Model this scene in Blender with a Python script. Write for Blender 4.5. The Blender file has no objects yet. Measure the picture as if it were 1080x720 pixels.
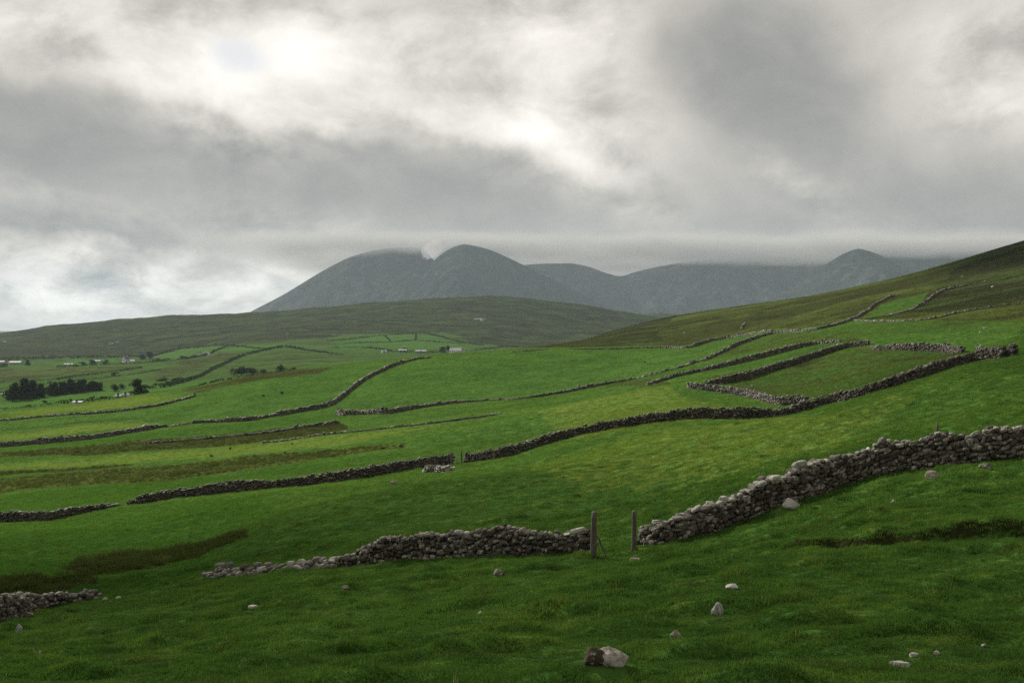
import bpy, math, random
import numpy as np
from mathutils import Vector

R = math.radians
rng = np.random.default_rng(7)
random.seed(7)
sc = bpy.context.scene
COL = sc.collection

# ------------------------------------------------------------------ camera constants
F, CX, HY = 1050.0, 540.0, 345.0          # focal length in photo pixels, centre column, horizon row

# ------------------------------------------------------------------ noise
_perm = np.random.default_rng(3).permutation(256)
_perm = np.concatenate([_perm, _perm])
_ga = np.linspace(0, 2 * np.pi, 256, endpoint=False)
_gx, _gy = np.cos(_ga), np.sin(_ga)

def noise2(x, y):
    x = np.asarray(x, float); y = np.asarray(y, float)
    xi = np.floor(x).astype(np.int64); yi = np.floor(y).astype(np.int64)
    xf = x - xi; yf = y - yi
    u = xf * xf * xf * (xf * (xf * 6 - 15) + 10); v = yf * yf * yf * (yf * (yf * 6 - 15) + 10)
    def g(ix, iy, dx, dy):
        h = _perm[(_perm[ix & 255] + iy) & 255]
        return _gx[h] * dx + _gy[h] * dy
    a = g(xi, yi, xf, yf); b = g(xi + 1, yi, xf - 1, yf)
    c = g(xi, yi + 1, xf, yf - 1); d = g(xi + 1, yi + 1, xf - 1, yf - 1)
    return (a * (1 - u) + b * u) * (1 - v) + (c * (1 - u) + d * u) * v * 1.0

def fbm(x, y, oct=4, gain=.5):
    s = 0; a = 1.0
    for i in range(oct):
        s = s + a * noise2(x * 2 ** i + 17.3 * i, y * 2 ** i - 9.1 * i)
        a *= gain
    return s

def smooth(e0, e1, x):
    t = np.clip((x - e0) / (e1 - e0), 0, 1)
    return t * t * (3 - 2 * t)

def pchip_slopes(x, y):
    # y: (n, m) along axis 0
    h = np.diff(x)[:, None]
    d = np.diff(y, axis=0) / h
    m = np.zeros_like(y)
    w1 = 2 * h[1:] + h[:-1]; w2 = h[1:] + 2 * h[:-1]
    with np.errstate(divide='ignore', invalid='ignore'):
        mm = (w1 + w2) / (w1 / d[:-1] + w2 / d[1:])
    mm[(d[:-1] * d[1:]) <= 0] = 0
    m[1:-1] = np.nan_to_num(mm)
    m[0] = d[0]; m[-1] = d[-1]
    return m

def pchip(x, y, xq):
    x = np.asarray(x, float); y = np.asarray(y, float)
    one = y.ndim == 1
    if one: y = y[:, None]
    m = pchip_slopes(x, y)
    xq = np.clip(xq, x[0], x[-1])
    i = np.clip(np.searchsorted(x, xq, side='right') - 1, 0, len(x) - 2)
    h = (x[i + 1] - x[i])[:, None]; t = ((xq - x[i]) / (x[i + 1] - x[i]))[:, None]
    r = ((2 * t**3 - 3 * t**2 + 1) * y[i] + (t**3 - 2 * t**2 + t) * h * m[i]
         + (-2 * t**3 + 3 * t**2) * y[i + 1] + (t**3 - t**2) * h * m[i + 1])
    return r[:, 0] if one else r

# ------------------------------------------------------------------ the lie of the land: bearings (photo column) against distance
ROWS = [
 (9,   [(-800,800),(0,748),(540,722),(1080,703),(1900,680)]),
 (12,  [(-800,780),(0,726),(540,692),(1080,660),(1900,610)]),
 (18,  [(-800,740),(0,699),(540,648),(850,617),(1080,598),(1900,500)]),
 (25,  [(-800,700),(0,675),(300,640),(540,617),(730,596),(850,573),(950,556),(1080,540),(1900,420)]),
 (31,  [(-800,680),(0,663),(300,624),(540,600),(730,570),(850,538),(1000,497),(1080,484),(1900,330)]),
 (37,  [(-800,670),(0,651),(100,638),(210,623),(300,607),(400,597),(540,586),(625,582),(670,572),(730,547),(850,512),(1000,468),(1080,452),(1900,300)]),
 (45,  [(-800,655),(0,625),(100,618),(210,606),(300,586),(400,572),(540,557),(625,550),(730,521),(850,487),(1000,445),(1080,430),(1900,270)]),
 (60,  [(-800,630),(0,592),(100,588),(210,576),(300,552),(400,538),(540,520),(625,508),(730,487),(850,462),(1000,424),(1080,408),(1900,230)]),
 (80,  [(-800,605),(0,566),(150,556),(300,527),(400,516),(540,500),(625,484),(730,464),(850,447),(950,418),(1000,405),(1080,388),(1900,200)]),
 (105, [(-800,590),(0,549),(150,531),(300,514),(400,503),(480,491),(560,474),(650,453),(730,443),(820,440),(930,409),(1000,390),(1080,371),(1900,170)]),
 (135, [(-800,570),(0,522),(150,509),(300,496),(400,480),(480,470),(560,457),(650,435),(730,422),(835,412),(930,386),(1000,375),(1080,352),(1900,140)]),
 (170, [(-800,545),(0,497),(150,484),(300,468),(400,456),(525,438),(650,420),(730,402),(850,380),(930,361),(1080,335),(1900,110)]),
 (220, [(-800,510),(0,468),(150,454),(300,441),(360,437),(480,427),(560,419),(660,403),(730,387),(850,356),(930,340),(1080,318),(1900,80)]),
 (270, [(-800,480),(0,448),(130,434),(205,422),(300,412),(360,412),(400,402),(480,400),(560,395),(660,384),(730,372),(820,350),(930,327),(1080,300),(1900,60)]),
 (330, [(-800,465),(0,440),(100,428),(200,411),(300,393),(400,382),(450,376),(560,369),(660,366),(720,364),(800,348),(900,320),(950,309),(1080,282),(1900,40)]),
 (400, [(-800,450),(0,434),(100,421),(160,414),(300,392.5),(400,381),(450,375.5),(560,367),(640,355),(720,343),(850,318),(950,297),(1080,264),(1900,20)]),
 (480, [(-800,440),(0,425),(100,416),(200,410),(300,400),(400,388),(450,384),(560,376),(640,350),(700,335),(800,320),(870,310),(950,292),(1080,254),(1900,15)]),
 (580, [(-800,430),(0,412),(100,407),(200,402),(300,395),(400,387),(480,384),(560,381),(640,360),(700,342),(800,327),(870,317),(950,300),(1080,264),(1900,40)]),
 (750, [(-800,420),(0,400),(150,395),(300,384),(400,380),(560,378),(700,365),(850,345),(1080,320),(1900,200)]),
 (950, [(-800,405),(0,389),(150,384),(250,376),(300,372),(400,373),(480,372.5),(560,372),(700,365),(850,355),(1080,340),(1900,300)]),
 (1150,[(-800,390),(0,382),(135,381.5),(200,374),(300,365),(400,363),(480,366),(560,368),(700,362),(1080,350),(1900,340)]),
 (1400,[(-800,380),(0,376),(135,372),(200,366),(300,354),(400,353),(480,357),(560,364),(640,360),(720,352),(1080,350),(1900,345)]),
 (1700,[(-800,372),(0,363),(170,350),(260,343),(420,335),(520,336),(600,345),(680,350),(1080,350),(1900,345)]),
 (2050,[(-800,356),(-300,357),(0,352),(30,347),(60,343.5),(110,339),(170,333),(215,332),(260,330.5),(340,324),(420,318),(520,313),(600,320),(680,332),(740,343),(1080,350),(1900,350)]),
 (2300,[(-800,358),(600,352),(680,346),(1080,352),(1900,352)]),
 (2650,[(-800,358),(560,356),(640,338),(690,329),(730,334),(800,350),(1900,354)]),
 (3100,[(-800,358),(1900,356)]),
 (5000,[(-800,353),(1900,353)]),
 (12000,[(-800,349),(1900,349)]),
]
PXT = np.arange(-800, 1901, 4.0)
LY = np.linspace(math.log(9), math.log(12000), 900)
_zr = []
for Y, pts in ROWS:
    p = np.array(pts, float)
    py = pchip(p[:, 0], p[:, 1], PXT)
    k = np.exp(-0.5 * (np.arange(-12, 13) / 5.0) ** 2); k /= k.sum()
    py = np.convolve(np.pad(py, 12, mode='edge'), k, 'valid')
    _zr.append(-(py - HY) / F * Y)
ZT = pchip(np.log([r[0] for r in ROWS]), np.array(_zr), LY)     # (900, npx)

BANK_OLD = np.array([(700, 24.2), (760, 24.0), (800, 23.4), (850, 22.6), (900, 22.7), (950, 23.6), (1000, 24.0), (1080, 24.2), (1300, 25)])
BANKA = np.array([(700, 0), (770, .05), (810, .22), (850, .28), (950, .34), (1080, .36), (1200, .3), (1300, 0)])

def Hbase(x, y):
    x = np.asarray(x, float); y = np.asarray(y, float)
    Yc = np.maximum(y, 9.0)
    px = np.clip(CX + F * x / Yc, -800, 1899.9)
    fi = (px + 800) / 4.0; i = fi.astype(int); fx = fi - i
    fl = np.clip((np.log(Yc) - LY[0]) / (LY[1] - LY[0]), 0, 898.999); j = fl.astype(int); fy = fl - j
    z = ((ZT[j, i] * (1 - fx) + ZT[j, i + 1] * fx) * (1 - fy) + (ZT[j + 1, i] * (1 - fx) + ZT[j + 1, i + 1] * fx) * fy)
    near = np.clip(9.0 - y, 0, 30)
    return z + near * .172 - np.clip(near - 9, 0, 30) * .1

BANK = []
for _px, _py in [(700, 580), (790, 578), (850, 574), (900, 571), (950, 569), (1000, 564), (1080, 560), (1300, 552)]:
    _Y = np.linspace(14, 40, 600); _p = HY - F * Hbase((_px - CX) / F * _Y, _Y) / _Y
    BANK.append((_px, _Y[np.argmax(_p <= _py)]))
BANK = np.array(BANK)

def bank_d(x, y):
    Yc = np.maximum(y, 9.0)
    px = CX + F * x / Yc
    yb = np.interp(px, BANK[:, 0], BANK[:, 1]) + .55 * noise2(x * .8, y * 0 + 3.3) + .25 * noise2(x * 2.7, y * 0 + 8.3)
    a = np.interp(px, BANKA[:, 0], BANKA[:, 1], left=0, right=0) * np.clip(1 + .9 * noise2(x * 1.3 + 40, y * 0 + 2), .25, 1.5)
    return y - yb, a

MOUNDS = [(-7, 62, 15, 7, .9, .25), (15.7, 76, 17, 8, .9, .2), (28, 62, 13, 9, 1.2, .3), (11, 150, 26, 13, 1.5, .3), (-20, 84, 13, 9, .35, .2),
          (-21, 62, 9, 9, -.6, 0), (-4, 285, 34, 24, 2.2, .2), (-60, 200, 30, 9, 1.2, .1), (35, 200, 22, 14, 1.4, .3), (3, 20, 5, 2.5, .25, .2), (-5, 27, 6, 3, .35, .1), (7.5, 15, 3, 2, -.15, 0)]
def H(x, y, smooth_only=False):
    x = np.asarray(x, float); y = np.asarray(y, float)
    z = Hbase(x, y)
    for mx, my, sx, sy, am, tl in MOUNDS:
        dx, dy = x - mx, y - my
        z = z + am * (1.05 if my > 40 else 1.2) * np.exp(-(dx / sx) ** 2 - ((dy - tl * dx) / sy) ** 2)
    if smooth_only: return z
    r = np.hypot(x, y)
    nf = np.clip(1 - r / 260, 0, 1)
    z = z + nf * (.17 * noise2(x * .32, y * .45) + .12 * noise2(x * .9 + 4, y * 1.5) + .07 * noise2(x * 2.1, y * 3.3 + 9))
    # ragged hummocks of the grazed slope
    hum = np.maximum(noise2(x * .75 + 31, y * 1.1 + 7) - .12, 0)
    z = z + np.clip(1.15 - r / 180, 0, 1) * .42 * hum
    w = smooth(30, 200, r)
    z = z + w * (.32 * fbm(x * .045, y * .06, 3)) * np.clip(r / 400, .3, 1)
    # sheep terraces and rough ground on the far hills
    m = smooth(300, 900, y)
    z = z + m * (2.6 * fbm(x * .012, y * .018, 5) + 5 * np.maximum(fbm(x * .005 + 9, y * .003, 3), 0)) * np.clip(y / 1500, .2, 1.6)
    d, a = bank_d(x, y)
    z = z + a * (1 / (1 + np.exp(-np.clip(d / .05, -30, 30))) - .5) * np.exp(-np.abs(d) / 2.0)
    return z

def cast(px, py, lo=9, hi=2600, so=False):
    """where the line of sight through a photo pixel first meets the land between two distances"""
    Y = np.exp(np.linspace(math.log(lo), math.log(hi), 1400))
    x = (px - CX) / F * Y
    z = H(x, Y, so)
    p = HY - F * z / Y
    k = np.where(p <= py)[0]
    if len(k) == 0:
        i = int(np.argmin(p))
    else:
        i = int(k[0])
        if i > 0:
            t = (p[i - 1] - py) / max(p[i - 1] - p[i], 1e-6)
            yy = Y[i - 1] + (Y[i] - Y[i - 1]) * t
            xx = (px - CX) / F * yy
            return np.array([xx, yy, float(H(xx, yy))])
    return np.array([x[i], Y[i], z[i]])

# ------------------------------------------------------------------ object helpers
def tag(o, label=None, cat=None, group=None, kind=None):
    if label: o['label'] = label
    if cat: o['category'] = cat
    if group: o['group'] = group
    if kind: o['kind'] = kind
    return o

def mesh_obj(name, V, Fc, mat=None, parent=None, smooth_shade=False, loc=None):
    """V (n,3); Fc (m,3|4) array or list of faces"""
    me = bpy.data.meshes.new(name)
    V = np.asarray(V, np.float32)
    if isinstance(Fc, np.ndarray):
        n, k = Fc.shape
        me.vertices.add(len(V)); me.vertices.foreach_set('co', V.ravel())
        me.loops.add(n * k); me.loops.foreach_set('vertex_index', Fc.astype(np.int32).ravel())
        me.polygons.add(n)
        me.polygons.foreach_set('loop_start', np.arange(0, n * k, k, dtype=np.int32))
        me.polygons.foreach_set('loop_total', np.full(n, k, dtype=np.int32))
        me.update(calc_edges=True)
    else:
        me.from_pydata([tuple(map(float, v)) for v in V], [], [list(f) for f in Fc]); me.update()
    if smooth_shade:
        me.polygons.foreach_set('use_smooth', np.ones(len(me.polygons), bool))
    if mat: me.materials.append(mat)
    o = bpy.data.objects.new(name, me); COL.objects.link(o)
    if parent: o.parent = parent
    if loc is not None: o.location = loc
    return o

def empty(name, loc, rz=0):
    o = bpy.data.objects.new(name, None); COL.objects.link(o)
    o.empty_display_size = .3
    o.location = loc; o.rotation_euler = (0, 0, rz)
    return o

# ------------------------------------------------------------------ materials
def new_mat(name):
    m = bpy.data.materials.new(name); m.use_nodes = True
    nt = m.node_tree; nt.nodes.clear()
    return m, nt, nt.nodes, nt.links

class N:
    """short-hand node builder"""
    def __init__(s, nt): s.nt = nt; s.n = nt.nodes; s.l = nt.links
    def node(s, t, **kw):
        n = s.n.new(t)
        for k, v in kw.items(): setattr(n, k, v)
        return n
    def link(s, a, b): s.l.new(a, b)
    def val(s, inp, v):
        if hasattr(v, 'is_output') or isinstance(v, bpy.types.NodeSocket): s.l.new(v, inp)
        else: inp.default_value = v
    def math(s, op, a, b=0.0, c=None, clamp=False):
        n = s.node('ShaderNodeMath', operation=op); n.use_clamp = clamp
        s.val(n.inputs[0], a); s.val(n.inputs[1], b)
        if c is not None: s.val(n.inputs[2], c)
        return n.outputs[0]
    def noise(s, scale, detail=3, rough=.55, vec=None, dist=0.0):
        n = s.node('ShaderNodeTexNoise'); n.inputs['Scale'].default_value = scale
        n.inputs['Detail'].default_value = detail; n.inputs['Roughness'].default_value = rough
        n.inputs['Distortion'].default_value = dist
        if vec is not None: s.link(vec, n.inputs['Vector'])
        return n.outputs['Fac']
    def vmap(s, vec, scale=(1, 1, 1), loc=(0, 0, 0)):
        n = s.node('ShaderNodeMapping'); s.link(vec, n.inputs['Vector'])
        n.inputs['Scale'].default_value = scale; n.inputs['Location'].default_value = loc
        return n.outputs[0]
    def rng(s, v, a, b, c=0.0, d=1.0, smoothstep=True):
        n = s.node('ShaderNodeMapRange'); n.interpolation_type = 'SMOOTHSTEP' if smoothstep else 'LINEAR'
        s.val(n.inputs['Value'], v)
        for k, q in zip(('From Min', 'From Max', 'To Min', 'To Max'), (a, b, c, d)): s.val(n.inputs[k], q)
        return n.outputs[0]
    def mix(s, f, a, b, mode='MIX'):
        n = s.node('ShaderNodeMix', data_type='RGBA', blend_type=mode)
        s.val(n.inputs[0], f)
        for i, q in ((6, a), (7, b)):
            if isinstance(q, tuple): n.inputs[i].default_value = (*q, 1) if len(q) == 3 else q
            else: s.link(q, n.inputs[i])
        return n.outputs[2]
    def ramp(s, f, stops, mode='LINEAR'):
        n = s.node('ShaderNodeValToRGB'); cr = n.color_ramp; cr.interpolation = mode
        while len(cr.elements) < len(stops): cr.elements.new(.5)
        for e, (p, c) in zip(cr.elements, stops):
            e.position = p; e.color = (*c, 1)
        s.val(n.inputs[0], f)
        return n.outputs[0]

def sr(*c):
    return tuple(((v / 255) / 12.92 if v / 255 <= .04045 else ((v / 255 + .055) / 1.055) ** 2.4) for v in c)

LUSH1 = (0.035, 0.086, 0.0170)
LUSH2 = (0.062, 0.134, 0.0250)
LUSHY = (0.128, 0.178, 0.034)
MOOR1 = (0.036, 0.042, 0.014)
MOOR2 = (0.066, 0.088, 0.024)
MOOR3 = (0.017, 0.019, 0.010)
RUSHC = (0.036, 0.046, 0.014)

def grass_colour(b, mask_type, name='mask'):
    """colour of the turf from the pasture mask (R moor, G rush, B shaded bank, A field tone)"""
    at = b.node('ShaderNodeAttribute', attribute_type=mask_type, attribute_name='mask')
    sep = b.node('ShaderNodeSeparateColor'); b.link(at.outputs['Color'], sep.inputs[0])
    moor, rush, bank_shade = sep.outputs[0], sep.outputs[1], sep.outputs[2]
    at2 = b.node('ShaderNodeAttribute', attribute_type=mask_type, attribute_name='tone')
    tone = at2.outputs['Fac']
    geo = b.node('ShaderNodeNewGeometry'); P = geo.outputs['Position']
    n1 = b.noise(.09, 4, .6, P)
    n2 = b.noise(.9, 4, .6, b.vmap(P, (1, 1.5, 1)))
    n3 = b.noise(.012, 5, .6, b.vmap(P, (1, 2.2, 1)))
    n4 = b.noise(6.0, 3, .6, P)
    lush = b.mix(b.rng(b.math('ADD', b.math('MULTIPLY', n1, .5), b.math('MULTIPLY', n2, .5)), .36, .64), LUSH1, LUSH2)
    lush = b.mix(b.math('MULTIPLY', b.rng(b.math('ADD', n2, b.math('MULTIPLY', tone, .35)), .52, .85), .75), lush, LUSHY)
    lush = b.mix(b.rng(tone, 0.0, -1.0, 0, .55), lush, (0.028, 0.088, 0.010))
    n5 = b.noise(1.1, 3, .6, b.vmap(P, (1, 1.6, 1), (7, 3, 0)))
    lush = b.mix(b.rng(n5, .56, .72, 0, .45), lush, (0.080, 0.092, 0.024))
    mo = b.mix(b.rng(n3, .38, .62), MOOR1, MOOR2)
    mo = b.mix(b.rng(n1, .5, .68, 0, .8), mo, MOOR3)
    mo = b.mix(b.rng(n2, .52, .75, 0, .35), mo, (0.07, 0.10, 0.02))
    hcol = b.mix(b.rng(n3, .40, .60), (0.015, 0.020, 0.010), (0.032, 0.042, 0.015))  # dark heather, with cloud shade over the moor put into the colour
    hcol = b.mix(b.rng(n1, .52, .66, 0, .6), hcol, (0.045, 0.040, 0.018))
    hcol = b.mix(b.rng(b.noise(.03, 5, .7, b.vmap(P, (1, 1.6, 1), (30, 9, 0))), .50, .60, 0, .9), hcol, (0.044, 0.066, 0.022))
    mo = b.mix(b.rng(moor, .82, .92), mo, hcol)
    edge = b.math('ADD', moor, b.math('MULTIPLY', b.math('SUBTRACT', b.math('ADD', b.math('MULTIPLY', n2, .5), b.math('MULTIPLY', n1, .5)), .5), 1.3))
    c = b.mix(b.rng(edge, .32, .68), lush, mo)
    rr = b.math('ADD', rush, b.math('MULTIPLY', b.math('SUBTRACT', n2, .5), 1.1))
    c = b.mix(b.rng(rr, .36, .62), c, b.mix(b.rng(n4, .35, .65), RUSHC, (0.050, 0.068, 0.020)))
    return c, bank_shade, P, n4, n2, moor

def mat_ground():
    m, nt, n, l = new_mat('turf'); b = N(nt)
    c, bank_shade, P, n4, n2, moor = grass_colour(b, 'GEOMETRY')
    c = b.mix(b.rng(b.noise(14, 3, .6, P), .45, .75, 0, .35), c, (0.028, 0.036, 0.010))
    # dark and pale flecks (tufts, thatch, droppings, painted tussock shadows) seen from afar
    fl = b.noise(.35, 6, .72, b.vmap(P, (1, 1.8, 1)))
    c = b.mix(b.rng(fl, .54, .70, 0, .65), c, (0.024, 0.040, 0.010))
    big = b.noise(.006, 6, .68, b.vmap(P, (1, 2.6, 1)))
    c = b.mix(b.math('MULTIPLY', b.rng(big, .50, .60, 0, .75), moor), c, (0.026, 0.027, 0.014))
    c = b.mix(b.math('MULTIPLY', b.rng(fl, .44, .30, 0, .45), moor), c, (0.11, 0.12, 0.045))
    so = b.math('ADD', bank_shade, b.math('MULTIPLY', b.math('SUBTRACT', n4, .5), .8))
    c = b.mix(b.rng(so, .35, .6), c, b.mix(n4, (0.014, 0.014, 0.006), (0.036, 0.046, 0.013)))  # dark grass of the bank face, its shadow put into the colour
    p = b.node('ShaderNodeBsdfPrincipled'); b.link(c, p.inputs['Base Color'])
    p.inputs['Roughness'].default_value = 1; p.inputs['Specular IOR Level'].default_value = 0
    bm = b.node('ShaderNodeBump'); bm.inputs['Strength'].default_value = .9; bm.inputs['Distance'].default_value = .25
    hsum = b.math('ADD', b.noise(1.6, 5, .65, P), b.math('MULTIPLY', b.noise(.22, 5, .7, P), 3.0))
    b.link(hsum, bm.inputs['Height']); b.link(bm.outputs[0], p.inputs['Normal'])
    o = b.node('ShaderNodeOutputMaterial'); b.link(p.outputs[0], o.inputs[0])
    return m

def mat_blade(kind='grass'):
    m, nt, n, l = new_mat('blades_' + kind); b = N(nt)
    if kind == 'grass':
        c, bank_shade, P, n4, n2, moor = grass_colour(b, 'INSTANCER')
        oi = b.node('ShaderNodeObjectInfo')
        rnd = b.node('ShaderNodeNewGeometry').outputs['Random Per Island']
        c = b.mix(b.rng(rnd, .90, .99, 0, .5), c, (0.17, 0.19, 0.06))
        hs = b.node('ShaderNodeHueSaturation'); b.link(c, hs.inputs['Color'])
        b.link(b.rng(oi.outputs['Random'], 0, 1, .80, 1.30, False), hs.inputs['Value'])
        c = hs.outputs[0]
    elif kind == 'rush':
        rnd = b.node('ShaderNodeNewGeometry').outputs['Random Per Island']
        c = b.ramp(rnd, [(0, (0.028, 0.050, 0.012)), (.5, (0.036, 0.054, 0.015)), (1, (0.060, 0.070, 0.024))])
    else:
        c = b.mix(.5, (0.18, 0.17, 0.08), (0.22, 0.20, 0.11))
    d = b.node('ShaderNodeBsdfPrincipled'); b.link(c, d.inputs['Base Color'])
    d.inputs['Roughness'].default_value = .8; d.inputs['Specular IOR Level'].default_value = .04
    t = b.node('ShaderNodeBsdfTranslucent')
    b.link(b.mix(1.0, c, (1.5, 1.4, .8), 'MULTIPLY'), t.inputs['Color'])
    mx = b.node('ShaderNodeMixShader'); mx.inputs[0].default_value = .38
    b.link(d.outputs[0], mx.inputs[1]); b.link(t.outputs[0], mx.inputs[2])
    o = b.node('ShaderNodeOutputMaterial'); b.link(mx.outputs[0], o.inputs[0])
    return m

def mat_stone(name, lo, hi, lichen, moss=.25, scale=1.0):
    m, nt, n, l = new_mat(name); b = N(nt)
    geo = b.node('ShaderNodeNewGeometry'); P = geo.outputs['Position']; rnd = geo.outputs['Random Per Island']
    c = b.ramp(rnd, [(0, lo), (.35, tuple(.65 * a + .35 * q for a, q in zip(lo, hi))), (.7, tuple(.35 * a + .65 * q * .95 for a, q in zip(lo, hi))), (1, hi)])
    nn = b.noise(9 * scale, 6, .7, P)
    c = b.mix(b.rng(nn, .35, .65, 0, .55), c, tuple(v * .45 for v in lo))
    nl = b.noise(5.5 * scale, 5, .65, P)
    br = b.math('ADD', nl, b.math('MULTIPLY', b.math('SUBTRACT', rnd, .5), .22))
    c = b.mix(b.rng(br, .62 - lichen, .72 - lichen, 0, .85), c, (0.40, 0.39, 0.34))
    nm = b.noise(2.2 * scale, 4, .6, P)
    c = b.mix(b.rng(nm, .56, .72, 0, moss * 2), c, (0.045, 0.050, 0.014))
    p = b.node('ShaderNodeBsdfPrincipled'); b.link(c, p.inputs['Base Color']); p.inputs['Roughness'].default_value = .9
    p.inputs['Specular IOR Level'].default_value = .25
    bm = b.node('ShaderNodeBump'); bm.inputs['Strength'].default_value = .6; bm.inputs['Distance'].default_value = .03
    b.link(b.noise(22 * scale, 6, .7, P), bm.inputs['Height']); b.link(bm.outputs[0], p.inputs['Normal'])
    o = b.node('ShaderNodeOutputMaterial'); b.link(p.outputs[0], o.inputs[0])
    return m

def mat_plain(name, c1, c2, scale=3.0, rough=.85, stretch=(1, 1, 1), bump=.2):
    m, nt, n, l = new_mat(name); b = N(nt)
    tc = b.node('ShaderNodeTexCoord'); v = b.vmap(tc.outputs['Object'], stretch)
    f = b.noise(scale, 5, .65, v)
    p = b.node('ShaderNodeBsdfPrincipled'); b.link(b.mix(b.rng(f, .35, .65), c1, c2), p.inputs['Base Color'])
    p.inputs['Roughness'].default_value = rough
    bm = b.node('ShaderNodeBump'); bm.inputs['Strength'].default_value = bump; bm.inputs['Distance'].default_value = .02
    b.link(f, bm.inputs['Height']); b.link(bm.outputs[0], p.inputs['Normal'])
    o = b.node('ShaderNodeOutputMaterial'); b.link(p.outputs[0], o.inputs[0])
    return m

def mat_leaf(name, c1, c2):
    m, nt, n, l = new_mat(name); b = N(nt)
    rnd = b.node('ShaderNodeNewGeometry').outputs['Random Per Island']
    c = b.ramp(rnd, [(0, c1), (1, c2)])
    d = b.node('ShaderNodeBsdfDiffuse'); b.link(c, d.inputs[0])
    t = b.node('ShaderNodeBsdfTranslucent'); b.link(c, t.inputs[0])
    mx = b.node('ShaderNodeMixShader'); mx.inputs[0].default_value = .25
    b.link(d.outputs[0], mx.inputs[1]); b.link(t.outputs[0], mx.inputs[2])
    o = b.node('ShaderNodeOutputMaterial'); b.link(mx.outputs[0], o.inputs[0])
    return m

def mat_mountain():
    m, nt, n, l = new_mat('mountain_heath'); b = N(nt)
    P = b.node('ShaderNodeNewGeometry').outputs['Position']
    a = b.noise(.004, 6, .65, P); g = b.noise(.02, 6, .7, P); f = b.noise(.09, 5, .7, P)
    c = b.mix(b.rng(a, .35, .65), (0.022, 0.034, 0.030), (0.038, 0.047, 0.038))
    c = b.mix(b.rng(g, .5, .7, 0, .85), c, (0.100, 0.108, 0.095))
    c = b.mix(b.rng(f, .5, .68, 0, .8), c, (0.008, 0.012, 0.009))
    p = b.node('ShaderNodeBsdfPrincipled'); b.link(c, p.inputs['Base Color']); p.inputs['Roughness'].default_value = 1; p.inputs['Specular IOR Level'].default_value = 0
    bm = b.node('ShaderNodeBump'); bm.inputs['Strength'].default_value = 1; bm.inputs['Distance'].default_value = 12
    b.link(g, bm.inputs['Height']); b.link(bm.outputs[0], p.inputs['Normal'])
    o = b.node('ShaderNodeOutputMaterial'); b.link(p.outputs[0], o.inputs[0])
    return m

M = {}
M['ground'] = mat_ground()
M['grass'] = mat_blade('grass'); M['rush'] = mat_blade('rush'); M['straw'] = mat_blade('straw')
M['wall'] = mat_stone('wall_stone', (0.045, 0.038, 0.029), (0.235, 0.208, 0.165), .045, .25, 1.8)
M['wallmid'] = mat_stone('field_wall_stone', (0.034, 0.029, 0.022), (0.135, 0.118, 0.092), .0, .25, 1.2)
M['copemid'] = mat_stone('field_coping_stone', (0.07, 0.062, 0.05), (0.21, 0.195, 0.165), .04, .15, 1.5)
M['cope'] = mat_stone('coping_stone', (0.110, 0.100, 0.080), (0.330, 0.310, 0.270), .08, .12)
M['wallfar'] = mat_stone('far_wall_stone', (0.045, 0.040, 0.032), (0.200, 0.180, 0.148), .00, .3, .5)
M['pale'] = mat_stone('pale_boulder_stone', (0.27, 0.25, 0.21), (0.40, 0.37, 0.32), .10, .10, 2.0)
M['tan'] = mat_stone('tan_boulder_stone', (0.20, 0.16, 0.115), (0.30, 0.25, 0.185), .02, .18, 2.5)
M['brown'] = mat_stone('peaty_boulder_stone', (0.040, 0.030, 0.018), (0.075, 0.056, 0.034), -.06, .5, 3.5)
M['wood'] = mat_plain('weathered_post_wood', (0.055, 0.045, 0.035), (0.115, 0.098, 0.078), 9, .9, (3, 3, .5), .5)
M['white'] = mat_plain('white_render', (0.62, 0.62, 0.60), (0.76, 0.76, 0.74), .6)
M['greywall'] = mat_plain('grey_render', (0.20, 0.195, 0.18), (0.28, 0.27, 0.255), .6)
M['slate'] = mat_plain('slate_roof', (0.09, 0.09, 0.095), (0.14, 0.14, 0.145), .8)
M['tin'] = mat_plain('pale_tin_roof', (0.20, 0.21, 0.215), (0.29, 0.30, 0.30), .5)
M['glassdark'] = mat_plain('dark_window', (0.02, 0.022, 0.025), (0.03, 0.033, 0.036), 1, .3)
M['bark'] = mat_plain('bark', (0.035, 0.028, 0.02), (0.06, 0.05, 0.035), 3)
M['leafdark'] = mat_leaf('dark_leaves', (0.012, 0.022, 0.009), (0.034, 0.056, 0.018))
M['leafmid'] = mat_leaf('hedge_leaves', (0.018, 0.030, 0.010), (0.044, 0.066, 0.020))
M['mountain'] = mat_mountain()

# ------------------------------------------------------------------ pasture mask painted on the land (vegetation patches, plus bank shade and midfield sun)
def seg_dist(px, py, pts, wy):
    """distance in columns/rows (rows stretched so that a strip has half-height wy)"""
    best = np.full(px.shape, 1e9)
    for (x0, y0, *w0), (x1, y1, *w1) in zip(pts[:-1], pts[1:]):
        a0 = w0[0] if w0 else wy; a1 = w1[0] if w1 else wy
        dx, dy = x1 - x0, y1 - y0
        t = np.clip(((px - x0) * dx) / (dx * dx + 1e-9), 0, 1)
        ex = (px - (x0 + t * dx)); ey = (py - (y0 + t * dy)); ww = a0 + (a1 - a0) * t
        best = np.minimum(best, np.hypot(ex / (ww * 2.5), ey / ww))
    return best

def poly_in(px, py, poly):
    c = np.zeros(px.shape, bool); n = len(poly)
    for i in range(n):
        x0, y0 = poly[i]; x1, y1 = poly[(i + 1) % n]
        if y0 == y1: continue
        k = ((y0 > py) != (y1 > py)) & (px < (x1 - x0) * (py - y0) / (y1 - y0) + x0)
        c ^= k
    return c

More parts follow.
